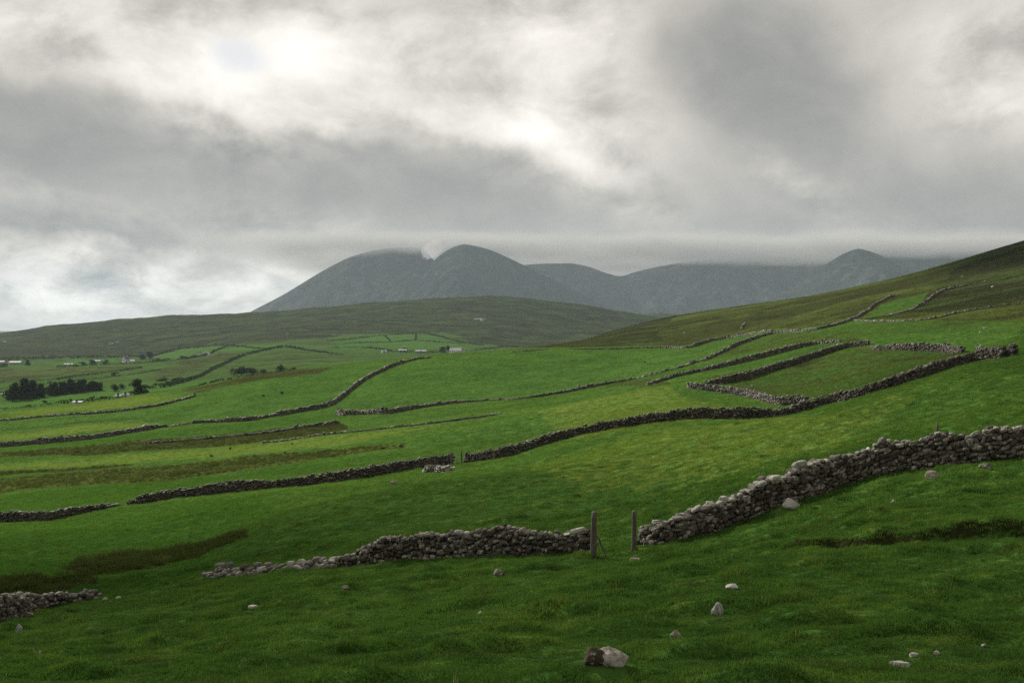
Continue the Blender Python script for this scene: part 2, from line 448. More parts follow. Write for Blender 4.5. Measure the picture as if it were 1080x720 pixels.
MOOR_POLYS = [
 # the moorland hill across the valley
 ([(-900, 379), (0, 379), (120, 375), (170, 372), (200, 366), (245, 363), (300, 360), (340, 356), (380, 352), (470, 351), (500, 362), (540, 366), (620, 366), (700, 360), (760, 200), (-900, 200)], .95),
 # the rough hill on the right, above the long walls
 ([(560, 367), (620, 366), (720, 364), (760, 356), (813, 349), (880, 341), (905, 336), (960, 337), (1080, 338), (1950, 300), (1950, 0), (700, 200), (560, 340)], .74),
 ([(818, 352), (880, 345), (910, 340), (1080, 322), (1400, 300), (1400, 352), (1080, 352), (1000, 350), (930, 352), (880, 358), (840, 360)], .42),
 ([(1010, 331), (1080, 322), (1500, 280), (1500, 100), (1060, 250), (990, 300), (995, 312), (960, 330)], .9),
 # rough pasture inside the walled enclosure
 ([(742, 404), (800, 392), (860, 374), (910, 364), (1000, 371), (1040, 370), (960, 402), (860, 428), (840, 420), (800, 414), (765, 408)], .52),
 ([(690, 402), (740, 390), (830, 368), (860, 362), (905, 360), (880, 352), (818, 352), (790, 362), (764, 373), (720, 388)], .50),
 # brown brow on the left
 ([(195, 411), (245, 400), (300, 391), (350, 386), (330, 394), (290, 400), (240, 408), (215, 414)], .85),
 # valley rough land
 ([(-900, 400), (0, 400), (60, 397), (120, 391), (150, 386), (110, 388), (0, 389), (-900, 395)], .7),
 ([(170, 400), (200, 392), (235, 380), (262, 372), (296, 367), (225, 372), (185, 384), (150, 396)], .62),
 ([(215, 398), (262, 378), (300, 368), (345, 372), (390, 376), (380, 380), (320, 386), (260, 396)], .50),
]
MOOR_STROKES = [
 ([(-100, 512, 8), (0, 513, 8), (60, 506, 8), (110, 502, 9), (180, 499, 9), (250, 489, 8), (320, 482, 6), (380, 476, 3.5), (420, 474, 1.5)], .75),
 ([(-100, 500, 2), (0, 500, 2), (60, 495, 1.6), (140, 490, 1.0)], .8),
 ([(-100, 484, 3.5), (0, 482, 3), (60, 478, 3.2), (120, 475, 3.6), (190, 470, 4), (260, 463, 5), (320, 457, 4.5), (356, 451, 3)], .85),
 ([(0, 453, .8), (80, 447, .8), (160, 440, .8)], .5),
 ([(640, 412, 2), (700, 407, 2.4), (724, 407, 2)], .6),
 ([(560, 432, 2), (640, 424, 2.5), (720, 414, 1.5)], .30),
]
RUSH_STROKES = [
 ([(-40, 622, 9), (0, 619, 9), (50, 617, 8.5), (84, 613, 6)], 1),
 ([(82, 601, 6), (110, 594, 12), (150, 588, 13), (190, 583, 10), (225, 576, 6), (252, 569, 3)], 1),
 ([(120, 503, 5), (200, 494, 5), (280, 486, 4.5), (340, 479, 2.5)], .52),
 ([(0, 482, 2), (120, 475, 2.4), (220, 467, 2.5), (330, 457, 2)], .55),
 ([(-40, 507, 3), (0, 511, 4), (60, 508, 3)], .5),
]
GREEN_POLYS = [   # improved fields inside the moor
 [(165, 376), (190, 368), (240, 364), (215, 371), (190, 377), (170, 379)],
 [(225, 371), (250, 365), (300, 364), (290, 366), (262, 370)],
 [(350, 362), (385, 355), (410, 353), (452, 352), (478, 360), (495, 366), (480, 369), (400, 369), (350, 368)],
 [(905, 335), (915, 328), (925, 320), (950, 314), (985, 309), (978, 318), (962, 326), (937, 331)],
 [(55, 384), (80, 378), (130, 380), (120, 385), (90, 388)],
]
TONE = [  # yellower (+) or bluer (-) pastures; the yellow also paints midfield sunlight
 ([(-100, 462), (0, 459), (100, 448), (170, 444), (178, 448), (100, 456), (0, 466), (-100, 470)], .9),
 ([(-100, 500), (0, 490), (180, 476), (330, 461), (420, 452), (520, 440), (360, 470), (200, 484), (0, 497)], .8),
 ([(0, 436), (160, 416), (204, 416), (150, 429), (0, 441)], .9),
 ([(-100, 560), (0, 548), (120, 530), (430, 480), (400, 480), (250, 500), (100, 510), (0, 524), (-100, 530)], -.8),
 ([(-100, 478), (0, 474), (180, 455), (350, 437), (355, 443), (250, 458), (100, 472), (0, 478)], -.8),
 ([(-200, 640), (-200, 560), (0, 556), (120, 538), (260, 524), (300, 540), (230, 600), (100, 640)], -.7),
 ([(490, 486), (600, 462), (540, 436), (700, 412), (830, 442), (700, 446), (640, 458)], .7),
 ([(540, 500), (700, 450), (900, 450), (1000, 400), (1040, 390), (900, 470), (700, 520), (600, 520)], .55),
]

def pasture_mask(x, y):
    Yc = np.maximum(y, 9.0)
    px = CX + F * x / Yc; py = HY - F * Hbase(x, y) / Yc
    wob = np.clip((Yc - 30) / 300, 0.12, 1)
    px = px + 14 * fbm(x * .02 / wob, y * .02 / wob, 3) * 1.2
    py = py + 2.2 * fbm(x * .03 / wob + 50, y * .03 / wob, 3)
    moor = .08 + .38 * smooth(420, 600, y); rush = np.zeros(x.shape); bank_shade = np.zeros(x.shape); tone = np.zeros(x.shape)
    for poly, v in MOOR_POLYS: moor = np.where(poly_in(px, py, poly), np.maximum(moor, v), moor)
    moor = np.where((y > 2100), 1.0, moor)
    for st, v in MOOR_STROKES: moor = np.maximum(moor, v * smooth(1.25, .75, seg_dist(px, py, st, 3)))
    for st, v in RUSH_STROKES: rush = np.maximum(rush, v * smooth(1.2, .8, seg_dist(px, py, st, 3)))
    for gi_, poly in enumerate(GREEN_POLYS): moor = np.where(poly_in(px, py, poly), .40 if gi_ == 3 else .22, moor)
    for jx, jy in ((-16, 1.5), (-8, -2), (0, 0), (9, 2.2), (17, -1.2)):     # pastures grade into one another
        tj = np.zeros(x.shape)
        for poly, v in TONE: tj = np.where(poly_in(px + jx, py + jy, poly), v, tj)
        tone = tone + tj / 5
    d, a = bank_d(x, y)
    bank_shade = np.clip(a * 3.4 - .1, 0, 1) * smooth(.20, .07, np.abs(d - .02) + .16 * noise2(x * 2.2, y * 4) + .08 * noise2(x * 7, y * 7))
    return moor, rush, bank_shade, tone

# ------------------------------------------------------------------ terrain sheet
def build_terrain():
    u = np.concatenate([-np.geomspace(1.7, .66, 28)[:-1], np.linspace(-.66, .66, 680), np.geomspace(.66, 1.7, 28)[1:]])
    Ys = np.concatenate([np.linspace(-45, 6, 60), np.linspace(6, 9, 24)[1:], np.geomspace(9, 46, 400)[1:], np.geomspace(46, 420, 420)[1:],
                         np.geomspace(420, 2800, 260)[1:], np.geomspace(2800, 12000, 50)[1:]])
    w = np.sqrt(np.maximum(Ys, 0) ** 2 + 8 ** 2)
    w = np.where(Ys < 0, w + (-Ys) * 1.0, w)
    U, YY = np.meshgrid(u, Ys); W = w[:, None] * np.ones_like(U)
    X = U * W
    Z = H(X, YY)
    nr, nc = X.shape
    V = np.stack([X, YY, Z], -1).reshape(-1, 3)
    i = np.arange(nr - 1)[:, None] * nc + np.arange(nc - 1)[None, :]
    Fq = np.stack([i, i + 1, i + nc + 1, i + nc], -1).reshape(-1, 4)
    o = mesh_obj('ground', V, Fq, M['ground'], smooth_shade=True)
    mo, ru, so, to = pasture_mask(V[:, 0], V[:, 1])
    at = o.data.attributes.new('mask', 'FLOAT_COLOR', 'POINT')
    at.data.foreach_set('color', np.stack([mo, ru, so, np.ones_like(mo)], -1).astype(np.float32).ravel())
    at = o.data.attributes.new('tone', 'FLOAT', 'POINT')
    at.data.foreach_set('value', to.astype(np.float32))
    tag(o, 'green pasture slopes falling to the valley and rising to brown moor', 'ground', kind='structure')
build_terrain()

# ------------------------------------------------------------------ mountains
def mountain(name, label, Y0, crest, depth_front=1500, depth_back=1500, seed=0, foot=-45):
    c = np.array(crest, float)
    pxs = np.linspace(c[0, 0], c[-1, 0], int((c[-1, 0] - c[0, 0]) / 2.2))
    py = pchip(c[:, 0], c[:, 1], pxs)
    xs = (pxs - CX) / F * Y0; zc = (HY - py) / F * Y0
    t = np.concatenate([np.linspace(-1, 0, 110), np.linspace(0, 1, 40)[1:]])
    X = np.repeat(xs[None, :], len(t), 0)
    D = np.where(t < 0, t * depth_front, t * depth_back)
    Yv = Y0 + np.repeat(D[:, None], len(xs), 1)
    # taller crest throws its foot farther forward
    hn = np.clip((zc - foot) / (max(zc) - foot), 0.02, 1)
    Yv = Y0 + (Yv - Y0) * (.35 + .65 * hn[None, :])
    a = np.abs(t)[:, None]
    prof = (1 - a) ** 1.25 * (1 - .25 * np.sin(a * np.pi))
    gul = np.abs(fbm(X * .0035 + seed, Yv * .0012 + seed, 5)) * 110 * np.sin(np.clip(a * 1.25, 0, 1) * np.pi) ** .8
    det = 30 * fbm(X * .008 + seed, Yv * .006, 4, .6) * np.clip(a * 9, 0.06, 1)
    Z = foot + (zc[None, :] - foot) * prof - gul * hn[None, :] + det * hn[None, :]
    nr, nc = X.shape
    V = np.stack([X, Yv, Z], -1).reshape(-1, 3)
    i = np.arange(nr - 1)[:, None] * nc + np.arange(nc - 1)[None, :]
    Fq = np.stack([i, i + 1, i + nc + 1, i + nc], -1).reshape(-1, 4)
    o = mesh_obj(name, V, Fq, M['mountain'], smooth_shade=True)
    tag(o, label, 'mountain', kind='structure')
    return o

mountain('mountain', 'broad domed mountain with its top lost in cloud, left of the pointed peak', 5000,
  [(215, 352), (240, 343), (262, 330), (300, 310), (340, 286), (370, 271), (395, 264), (415, 261.5), (435, 261), (447, 262.5), (454, 270), (460, 277), (480, 286), (510, 305), (570, 348)], seed=1)
mountain('mountain', 'smooth pointed peak at the centre of the range', 4500,
  [(320, 350), (370, 330), (415, 303), (438, 288), (455, 277), (470, 265), (480, 260), (490, 257.5), (500, 259), (515, 263), (530, 269), (555, 281), (600, 303), (650, 328), (710, 350)], seed=5)
mountain('mountain', 'long even ridge running right from the pointed peak under flat cloud', 5600,
  [(470, 320), (520, 290), (550, 280), (575, 278), (600, 277.5), (620, 281), (640, 288), (654, 291), (668, 287.5), (690, 282), (720, 277), (760, 273), (800, 271), (850, 268), (900, 266), (960, 266), (1030, 270), (1120, 285), (1300, 345)], seed=9)
mountain('mountain', 'dark rounded peak on the right, standing ahead of the cloud', 4300,
  [(750, 350), (800, 322), (835, 303), (862, 285), (880, 273), (893, 266), (905, 262.5), (917, 265), (930, 270), (950, 281), (990, 303), (1040, 330), (1080, 350)], seed=21)
mountain('mountain', 'dark shoulder of high ground behind the right-hand hill', 5000,
  [(840, 345), (880, 296), (905, 274), (935, 262), (970, 256), (1010, 253), (1060, 252), (1200, 260), (1350, 300), (1450, 345)], seed=27)

# ------------------------------------------------------------------ rocks
def ico(sub):
    import bmesh
    bm = bmesh.new(); bmesh.ops.create_icosphere(bm, subdivisions=sub, radius=1)
    v = np.array([q.co[:] for q in bm.verts]); f = np.array([[a.index for a in q.verts] for q in bm.faces]); bm.free()
    return v, f

def rock_lib(sub, n, seed, box=.55):
    r = np.random.default_rng(seed); out = []
    v0, f0 = ico(sub)
    for k in range(n):
        v = v0.copy()
        # chop with random planes for a hewn, angular look
        for _ in range(9):
            d = r.normal(size=3); d /= np.linalg.norm(d); h = r.uniform(.55, .85)
            s = v @ d; over = np.maximum(s - h, 0); v = v - over[:, None] * d * .92
        v = np.sign(v) * np.abs(v) ** (1 - box * .6)
        v += r.normal(scale=.045, size=v.shape)
        v /= np.abs(v).max(0)
        out.append(v)
    return out, f0
def slab_lib(n, seed, cuts=3):
    import bmesh
    r = np.random.default_rng(seed); out = []
    bm = bmesh.new(); bmesh.ops.create_cube(bm, size=2)
    bmesh.ops.subdivide_edges(bm, edges=bm.edges[:], cuts=cuts, use_grid_fill=True)
    bmesh.ops.triangulate(bm, faces=bm.faces[:])
    v0 = np.array([q.co[:] for q in bm.verts]); f0 = np.array([[a.index for a in q.verts] for q in bm.faces]); bm.free()
    for k in range(n):
        v = v0.copy(); c = r.uniform(-.34, .10, (2, 2, 2, 3))           # pull the eight corners about
        u = (v + 1) / 2; w = 0
        for i in (0, 1):
            for j in (0, 1):
                for m in (0, 1):
                    wt = (u[:, 0] if i else 1 - u[:, 0]) * (u[:, 1] if j else 1 - u[:, 1]) * (u[:, 2] if m else 1 - u[:, 2])
                    w = w + wt[:, None] * c[i, j, m][None, :]
        v = v * (1 + w)
        for _ in range(4):
            d = r.normal(size=3); d /= np.linalg.norm(d); h = r.uniform(.80, 1.15); q = v @ d
            v = v - np.maximum(q - h, 0)[:, None] * d * .95
        ln = np.linalg.norm(v, axis=1)[:, None]; v = v * (1 - .30 * np.maximum(ln - .95, 0))
        v = v + r.normal(scale=.030, size=v.shape)
        out.append(v / np.abs(v).max(0))
    return out, f0
LIB_HI = slab_lib(26, 1); LIB_MID = slab_lib(18, 2, 1)
LIB_LO = rock_lib(1, 14, 3, .6)
_v, _f = ico(1)
def lib_tiny():
    r = np.random.default_rng(5); out = []
    import bmesh
    bm = bmesh.new(); bmesh.ops.create_cube(bm, size=2)
    v0 = np.array([q.co[:] for q in bm.verts]); f0 = np.array([[a.index for a in q.verts] for q in bm.faces]); bm.free()
    f0 = np.concatenate([f0[:, [0, 1, 2]], f0[:, [0, 2, 3]]])
    for k in range(16): out.append(v0 * (1 + r.uniform(-.28, .05, v0.shape)))
    return out, f0
LIB_TINY = lib_tiny()

def place_rocks(lib, pos, size, t, n, up, r, rot=.25):
    """merge rocks at pos (k,3) of half-size (k,3) with local frame t, n, up"""
    vs, f0 = lib; k = len(pos); nv = len(vs[0])
    base = np.stack(vs)[r.integers(0, len(vs), k)]              # k,nv,3
    flip = r.choice([-1, 1], (k, 1, 2)); base = base.copy(); base[:, :, :2] *= flip
    s = base * size[:, None, :]
    ang = r.normal(scale=rot, size=k); ca, sa = np.cos(ang), np.sin(ang)
    x = s[:, :, 0] * ca[:, None] - s[:, :, 2] * sa[:, None]; z = s[:, :, 0] * sa[:, None] + s[:, :, 2] * ca[:, None]; y = s[:, :, 1]
    V = pos[:, None, :] + x[..., None] * t[:, None, :] + y[..., None] * n[:, None, :] + z[..., None] * up[:, None, :]
    # keep winding outward for mirrored stones
    ff = np.repeat(f0[None], k, 0); neg = (flip[:, 0, 0] * flip[:, 0, 1]) < 0
    ff[neg] = ff[neg][:, :, ::-1]
    ff = ff + (np.arange(k) * nv)[:, None, None]
    return V.reshape(-1, 3), ff.reshape(-1, 3)

def merge(parts):
    V, Fc, o = [], [], 0
    for v, f in parts:
        if len(v) == 0: continue
        V.append(v); Fc.append(f + o); o += len(v)
    return np.concatenate(V), np.concatenate(Fc)

WALLS = []
def wall(name, label, pts, lo=9, hi=2600, sw=.34, sh=.16, thick=.6, lib=None, cope=True, mat='wall', seed=0, rough=.08, layers=2, cat='stone wall', group=None, caps=()):
    """dry-stone wall; pts = (column, row of its foot, height in rows) along its near foot"""
    r = np.random.default_rng(seed + 100)
    lib = lib or LIB_MID
    P = np.array(pts, float)
    # resample the line in the photograph, find the ground under it, then smooth in plan
    d = np.concatenate([[0], np.cumsum(np.hypot(np.diff(P[:, 0]), np.diff(P[:, 1]) * 2))])
    q = np.linspace(0, d[-1], max(8, int(d[-1] / 4)))
    px = pchip(d, P[:, 0], q); py = pchip(d, P[:, 1], q); hp = pchip(d, P[:, 2], q)
    W = np.array([cast(a, b, lo, hi, True) for a, b in zip(px, py)])
    k = np.array([1, 3, 5, 6, 5, 3, 1.]); k /= k.sum()
    if len(W) > 12:
        for ax in (0, 1):
            e = np.pad(W[:, ax], 3, mode='reflect', reflect_type='odd'); W[:, ax] = np.convolve(e, k, 'valid')
    hm = hp * W[:, 1] / F
    if layers == 1: hm = hm * .92
    s = np.concatenate([[0], np.cumsum(np.hypot(np.diff(W[:, 0]), np.diff(W[:, 1])))]); L = s[-1]
    def at(ss):
        x = np.interp(ss, s, W[:, 0]); y = np.interp(ss, s, W[:, 1]); h = np.interp(ss, s, hm)
        e = min(.4, L * .05)
        x2 = np.interp(ss + e, s, W[:, 0]); y2 = np.interp(ss + e, s, W[:, 1]); x1 = np.interp(ss - e, s, W[:, 0]); y1 = np.interp(ss - e, s, W[:, 1])
        t = np.stack([x2 - x1, y2 - y1, H(x2, y2) - H(x1, y1)], -1); t /= np.linalg.norm(t, axis=1)[:, None] + 1e-9
        n = np.stack([-t[:, 1], t[:, 0], 0 * t[:, 0]], -1); n /= np.linalg.norm(n, axis=1)[:, None] + 1e-9
        n = np.where((n[:, 1:2] > 0), -n, n)                       # towards the viewer's side
        return x, y, h, t, n
    par = []
    hmax = hm.max(); nk = int(hmax / (sh * 1.0)) + 2
    z0 = -.12
    for side in ([1, -1] if layers == 2 else [0]):
        for kk in range(nk):
            ss = []; c = r.uniform(0, sw)
            while c < L:
                w = sw * r.choice([.55, .75, 1.0, 1.3, 1.8], p=[.16, .22, .28, .2, .14]) * r.uniform(.85, 1.15); ss.append((c + w / 2, w)); c += w * .96
            if not ss: continue
            ss = np.array(ss)
            x, y, h, t, n = at(ss[:, 0])
            hh = h * (1 + rough * 2.2 * noise2(ss[:, 0] * 1.1 + seed, kk * 0 + ss[:, 0] * 0 + seed)) + r.normal(scale=rough * .25, size=len(x))
            zc = z0 + (kk + .5) * sh * 1.02
            ok = (zc + sh * .35 < hh)
            if not ok.any(): continue
            x, y, t, n, w, hh = x[ok], y[ok], t[ok], n[ok], ss[ok, 1], hh[ok]
            k2 = len(x); bat = 1 - .28 * zc / max(hmax, .5)
            off = side * (thick / 2 * bat - .10) + r.normal(scale=.03, size=k2) - thick * .5
            dep = .17 if layers == 2 else thick * .5 * bat
            X = x + n[:, 0] * off; Yy = y + n[:, 1] * off
            Zg = H(X, Yy) if kk == 0 else H(x - n[:, 0] * thick * .5, y - n[:, 1] * thick * .5)
            pos = np.stack([X, Yy, Zg + zc + r.normal(scale=sh * .24, size=k2)], -1)
            size = np.stack([w * .53, np.full(k2, dep) * r.uniform(.8, 1.15, k2), sh * r.uniform(.40, .78, k2)], -1)
            up = np.repeat([[0, 0, 1.]], k2, 0)
            par.append(place_rocks(lib, pos, size, t, n, up, r, .22))
    # rubble heart of the wall
    ns = max(6, int(L / .8)); ss = np.linspace(0.05, L - .05, ns); x, y, h, t, n = at(ss)
    cx_, cy_ = x - n[:, 0] * thick * .5, y - n[:, 1] * thick * .5; zg = H(cx_, cy_)
    hh = np.maximum(h * .80 - .05, .02); hw = thick * .28
    ring = []
    for sx, zz in ((-1, 0), (1, 0), (.75, 1), (-.75, 1)):
        ring.append(np.stack([cx_ + n[:, 0] * hw * sx, cy_ + n[:, 1] * hw * sx, zg - .2 + zz * (hh + .2)], -1))
    Vc = np.stack(ring, 1).reshape(-1, 3)
    Fc = []
    for a in range(ns - 1):
        for b_ in range(4):
            i0 = a * 4 + b_; i1 = a * 4 + (b_ + 1) % 4
            Fc += [[i0, i1, i1 + 4], [i0, i1 + 4, i0 + 4]]
    Fc += [[0, 2, 1], [0, 3, 2]]; e = (ns - 1) * 4; Fc += [[e, e + 1, e + 2], [e, e + 2, e + 3]]
    par.append((Vc, np.array(Fc)))
    V, Fm = merge(par)
    org = np.array([np.interp(L / 2, s, W[:, 0]), np.interp(L / 2, s, W[:, 1]), 0]); org[2] = float(H(org[0], org[1]))
    o = mesh_obj(name, V - org, Fm, M[mat], loc=org)
    tag(o, label, cat, group)
    if cope:
        ss = []; c = 0
        while c < L:
            w = sw * r.uniform(.5, 1.35); ss.append((c + w / 2, w)); c += w * r.uniform(.85, 1.5)
        ss = np.array(ss); x, y, h, t, n = at(ss[:, 0]); w = ss[:, 1]; k2 = len(x)
        hh = h * (1 + rough * 2.2 * noise2(ss[:, 0] * 1.1 + seed, ss[:, 0] * 0 + seed))
        off = -thick * .5 + r.normal(scale=thick * .12, size=k2)
        X = x + n[:, 0] * off; Yy = y + n[:, 1] * off
        sz = r.uniform(.75, 1.25, k2)
        pos = np.stack([X, Yy, H(X, Yy) + np.maximum(hh - sh * .25 + r.normal(scale=sh * .22, size=k2), .03)], -1)
        size = np.stack([w * .52, thick * .26 * sz, sh * .55 * r.uniform(.6, 1.4, k2)], -1)
        V, Fm = place_rocks(lib if layers == 2 else LIB_LO, pos, size, t, n, np.repeat([[0, 0, 1.]], k2, 0), r, .35)
        mesh_obj('coping', V - org, Fm, M['cope' if layers == 2 else 'copemid'], o)
    for (cpx, dx, dz, w_, h_, mt) in caps:        # conspicuous single stones set on the top
        c = cast(cpx, np.interp(cpx, P[:, 0], P[:, 1]), lo, hi); n0 = at(np.array([np.interp(cpx, px, np.linspace(0, L, len(px)))]))
        hh = float(np.interp(cpx, px, hm)) + dz
        v, f = place_rocks(LIB_HI, np.array([[c[0], c[1] + thick * .45, c[2] + hh]]), np.array([[w_ / 2, .16, h_ / 2]]), n0[3], n0[4], np.array([[0, 0, 1.]]), r, .2)
        tag(mesh_obj('capstone', v - org, f, M[mt], o), 'large stone set on the wall top')
    WALLS.append((W, hm))
    return o

# nearest walls -----------------------------------------------------
M['greycap'] = mat_stone('grey_capstone', (0.20, 0.19, 0.17), (0.30, 0.285, 0.26), .05, .12, 2)
M['darkcap'] = mat_stone('dark_capstone', (0.07, 0.06, 0.05), (0.12, 0.105, 0.085), .0, .2, 2)
wall('stone_wall', 'long dark field wall climbing right from the right gatepost', [
  (671.5, 578.3, 18), (690, 577, 22), (706, 575, 24), (743, 565, 29), (771, 555, 28), (797, 547, 33), (827, 537, 33), (845, 531, 38), (870, 521, 36), (900, 510, 32),
  (945, 498, 31), (990, 491, 31), (1033, 488, 28), (1080, 482, 32), (1180, 470, 34), (1350, 440, 36)],
  lo=20, hi=50, sw=.185, sh=.125, thick=.62, lib=LIB_HI, seed=1, rough=.09,
  caps=[(846, 0, .05, .46, .22, 'greycap'), (820, 0, .0, .34, .20, 'pale'), (806, 0, -.02, .30, .17, 'greycap'), (933, 0, .10, .26, .28, 'darkcap'),
        (993, 0, .04, .24, .19, 'pale'), (1033, 0, .04, .25, .18, 'greycap'), (765, 0, .06, .19, .15, 'pale'), (736, 0, .0, .34, .12, 'greycap'), (1008, 0, .06, .12, .10, 'pale')])
wall('stone_wall', 'grey dry-stone wall of round stones ending at the left gatepost', [
  (338, 601, 6), (360, 599, 11), (380, 597, 17), (400, 595, 22), (440, 591, 25), (480, 589, 26), (520, 588, 28), (560, 588, 24), (590, 587, 23), (608, 586, 26), (614, 586, 25)],
  lo=20, hi=60, sw=.18, sh=.135, thick=.6, lib=LIB_HI, seed=2, rough=.06,
  caps=[(609, 0, -.20, .50, .15, 'pale'), (600, 0, -.12, .34, .07, 'pale'), (551, 0, .10, .22, .20, 'tan'), (484, 0, .0, .34, .18, 'greycap'), (445, 0, .0, .36, .16, 'greycap')])
wall('tumbled_wall', 'row of pale tumbled stones trailing left from the crumbling wall end', [
  (212, 611, 3), (222, 610, 7), (235, 609, 8), (245, 608, 5), (262, 607, 5), (275, 606, 7), (285, 605, 4), (297, 604, 9), (306, 603, 5), (322, 602, 6), (338, 601, 6)],
  lo=20, hi=70, sw=.30, sh=.16, thick=.7, lib=LIB_HI, seed=3, rough=.35, mat='cope')
wall('stone_wall', 'low dark wall stub tapering into turf at the left frame edge', [
  (-160, 694, 30), (-60, 670, 30), (0, 655, 26), (22, 649, 21), (43, 643, 17), (72, 638, 12), (92, 634, 8), (106, 631.5, 3)],
  lo=20, hi=60, sw=.18, sh=.13, thick=.6, lib=LIB_HI, seed=4, rough=.06)
# second line -------------------------------------------------------
wall('stone_wall', 'dark wall piece running off the left edge below the brown strip', [
  (-120, 566, 12), (-60, 558, 12), (0, 550.5, 11), (53, 549, 10), (83, 542, 9), (117, 535.5, 4), (128, 533.5, 2)], lo=60, hi=200, sw=.36, sh=.19, thick=.7, lib=LIB_MID, seed=5, layers=1, mat='wallmid')
wall('stone_wall', 'long wavy wall from the left slope to the small field gate', [
  (132, 532.5, 3), (155, 530, 10), (180, 526, 10), (215, 522, 11), (250, 518.5, 13), (272, 516.7, 10), (310, 513, 10), (347, 509, 11.5), (380, 504.5, 12.5), (430, 495.5, 11), (476, 489.5, 12)],
  lo=60, hi=200, sw=.36, sh=.19, thick=.7, lib=LIB_MID, seed=6, layers=1, mat='wallmid')
wall('stone_wall', 'longest wall climbing right from the field gate to a square end', [
  (487, 488.5, 10), (530, 483, 11.5), (560, 473.5, 10.5), (600, 462, 10.5), (660, 450, 10), (690, 445.5, 10.5), (722, 441.8, 11.5), (780, 441.5, 12.5), (812, 440, 10), (830, 438, 8), (860, 430, 11.5),
  (901, 420, 10), (941, 408.5, 12), (982, 395.5, 13), (1003, 388, 11), (1035, 380.5, 12), (1067, 376.5, 14)],
  lo=60, hi=200, sw=.36, sh=.19, thick=.7, lib=LIB_MID, seed=7, layers=1, mat='wallmid')
wall('rubble_heap', 'low pile of loose stones on the grass before the field gate', [
  (443, 499.5, 6), (448, 499, 9), (456, 498.5, 6), (466, 498, 7), (476, 496.5, 5), (479, 496, 3)], lo=60, hi=200, sw=.4, sh=.22, thick=1.1, lib=LIB_MID, seed=8, layers=1, cope=False, mat='cope', cat='stone heap', rough=.15)
# enclosure ---------------------------------------------------------
wall('stone_wall', 'wall of the walled enclosure slanting down right to join the longest wall', [
  (723, 409, 6), (747, 412.5, 6.5), (780, 417.5, 8), (805, 424, 8.5), (822, 428, 9.5), (838, 427, 10.5), (848, 427, 9)], lo=90, hi=260, sw=.45, sh=.25, thick=.7, lib=LIB_LO, seed=9, layers=1, mat='wallmid')
wall('stone_wall', 'dark upper wall of the walled enclosure climbing right', [
  (742, 406, 3), (757, 405, 6), (780, 401, 8), (813, 392, 7), (847, 381.5, 7), (870, 374, 7), (890, 367.5, 6), (915, 364.5, 5.5)], lo=100, hi=300, sw=.45, sh=.25, thick=.7, lib=LIB_LO, seed=10, layers=1, mat='wallmid')
wall('stone_wall', 'pale back wall of the enclosure running level to its right corner', [
  (921, 367.5, 3), (935, 369, 5), (952, 370, 7), (982, 371, 9), (1010, 371.5, 8), (1019, 371.5, 7)], lo=100, hi=300, sw=.45, sh=.25, thick=.8, lib=LIB_LO, seed=11, layers=1, mat='wallmid')
wall('stone_wall', 'short wall piece behind the square end of the longest wall', [
  (1027, 373, 5), (1036, 371.5, 7), (1050, 371, 5), (1060, 369, 4)], lo=100, hi=300, sw=.45, sh=.25, thick=.8, lib=LIB_LO, seed=12, layers=1, mat='wallmid')
wall('stone_wall', 'straight dark wall just above the enclosure, climbing right', [
  (684, 406.5, 3), (713, 398, 4), (747, 391, 4.5), (780, 383, 5.5), (830, 370, 5.5), (845, 366, 5), (862, 363, 4), (885, 361, 2)], lo=120, hi=330, sw=.5, sh=.3, thick=.8, lib=LIB_TINY, seed=13, layers=1, mat='wallfar')
far = dict(sw=.55, sh=.34, thick=.8, lib=LIB_TINY, layers=1, mat='wallfar', cope=False)
wall('stone_wall', 'thin wall dipping then rising across the centre slope to the gap', [
  (362, 437, 6), (380, 437, 6), (405, 437, 6.5), (439, 431, 4.5), (475, 426, 4), (506, 423, 2.2), (547, 421, 1.8), (573, 418, 3.5), (600, 413.5, 4), (627, 408, 4.5), (660, 402, 3), (683, 396.5, 1.5)], lo=150, hi=320, seed=14, **far)
wall('stone_wall', 'curving wall climbing from centre to the crest of the right hill', [
  (683, 396.5, 1.5), (722, 387, 2.5), (742, 381, 4), (763, 372, 4), (788, 361, 4), (818, 352, 3), (860, 348.5, 4), (880, 344, 3.2), (901, 337, 2.6), (915, 329.5, 2.4), (925, 321, 2.4), (938, 314.5, 2), (953, 310, 1.5)], lo=190, hi=470, seed=15, **far)
wall('stone_wall', 'wall skirting the top of the bright centre field', [
  (600, 368.5, 1.4), (640, 368, 1.6), (680, 367.2, 1.8), (722, 367.5, 3), (747, 361, 3.6), (772, 356, 3), (795, 352.5, 2.6), (813, 350, 2.4)], lo=240, hi=420, seed=16, **far)
wall('stone_wall', 'short low wall piece on the skyline of the centre field', [(537, 371.5, 1.2), (555, 371, 1.8), (577, 368.8, 1.5)], lo=250, hi=420, seed=17, **far)
wall('stone_wall', 'wall running along the left slope then up to the centre brow', [
  (180, 450.5, 1), (208, 446, 3), (240, 445, 4.5), (262, 444, 5.5), (282, 440.5, 3.5), (300, 437, 5), (328, 432, 5), (345, 429, 5.5), (352, 426, 5.5), (365, 416.5, 4.5), (380, 404.5, 4.5), (399, 394, 4), (424, 383.5, 3.2), (439, 379.5, 2.4), (456, 377.2, 1.6)],
  lo=170, hi=420, seed=18, **far)
wall('stone_wall', 'tumbled stub of wall beside the corner below the climbing wall', [(354, 436, 5), (357, 438, 7), (361, 439, 4)], lo=150, hi=300, seed=19, **far)
wall('stone_wall', 'low tumbled wall along the top of the brown strip at left centre', [
  (150, 468.5, 1), (180, 466, 2), (246, 460, 2.5), (291, 455.5, 2.5), (317, 451, 3), (345, 448.5, 3.5), (359, 446, 3)], lo=130, hi=300, seed=20, **far)
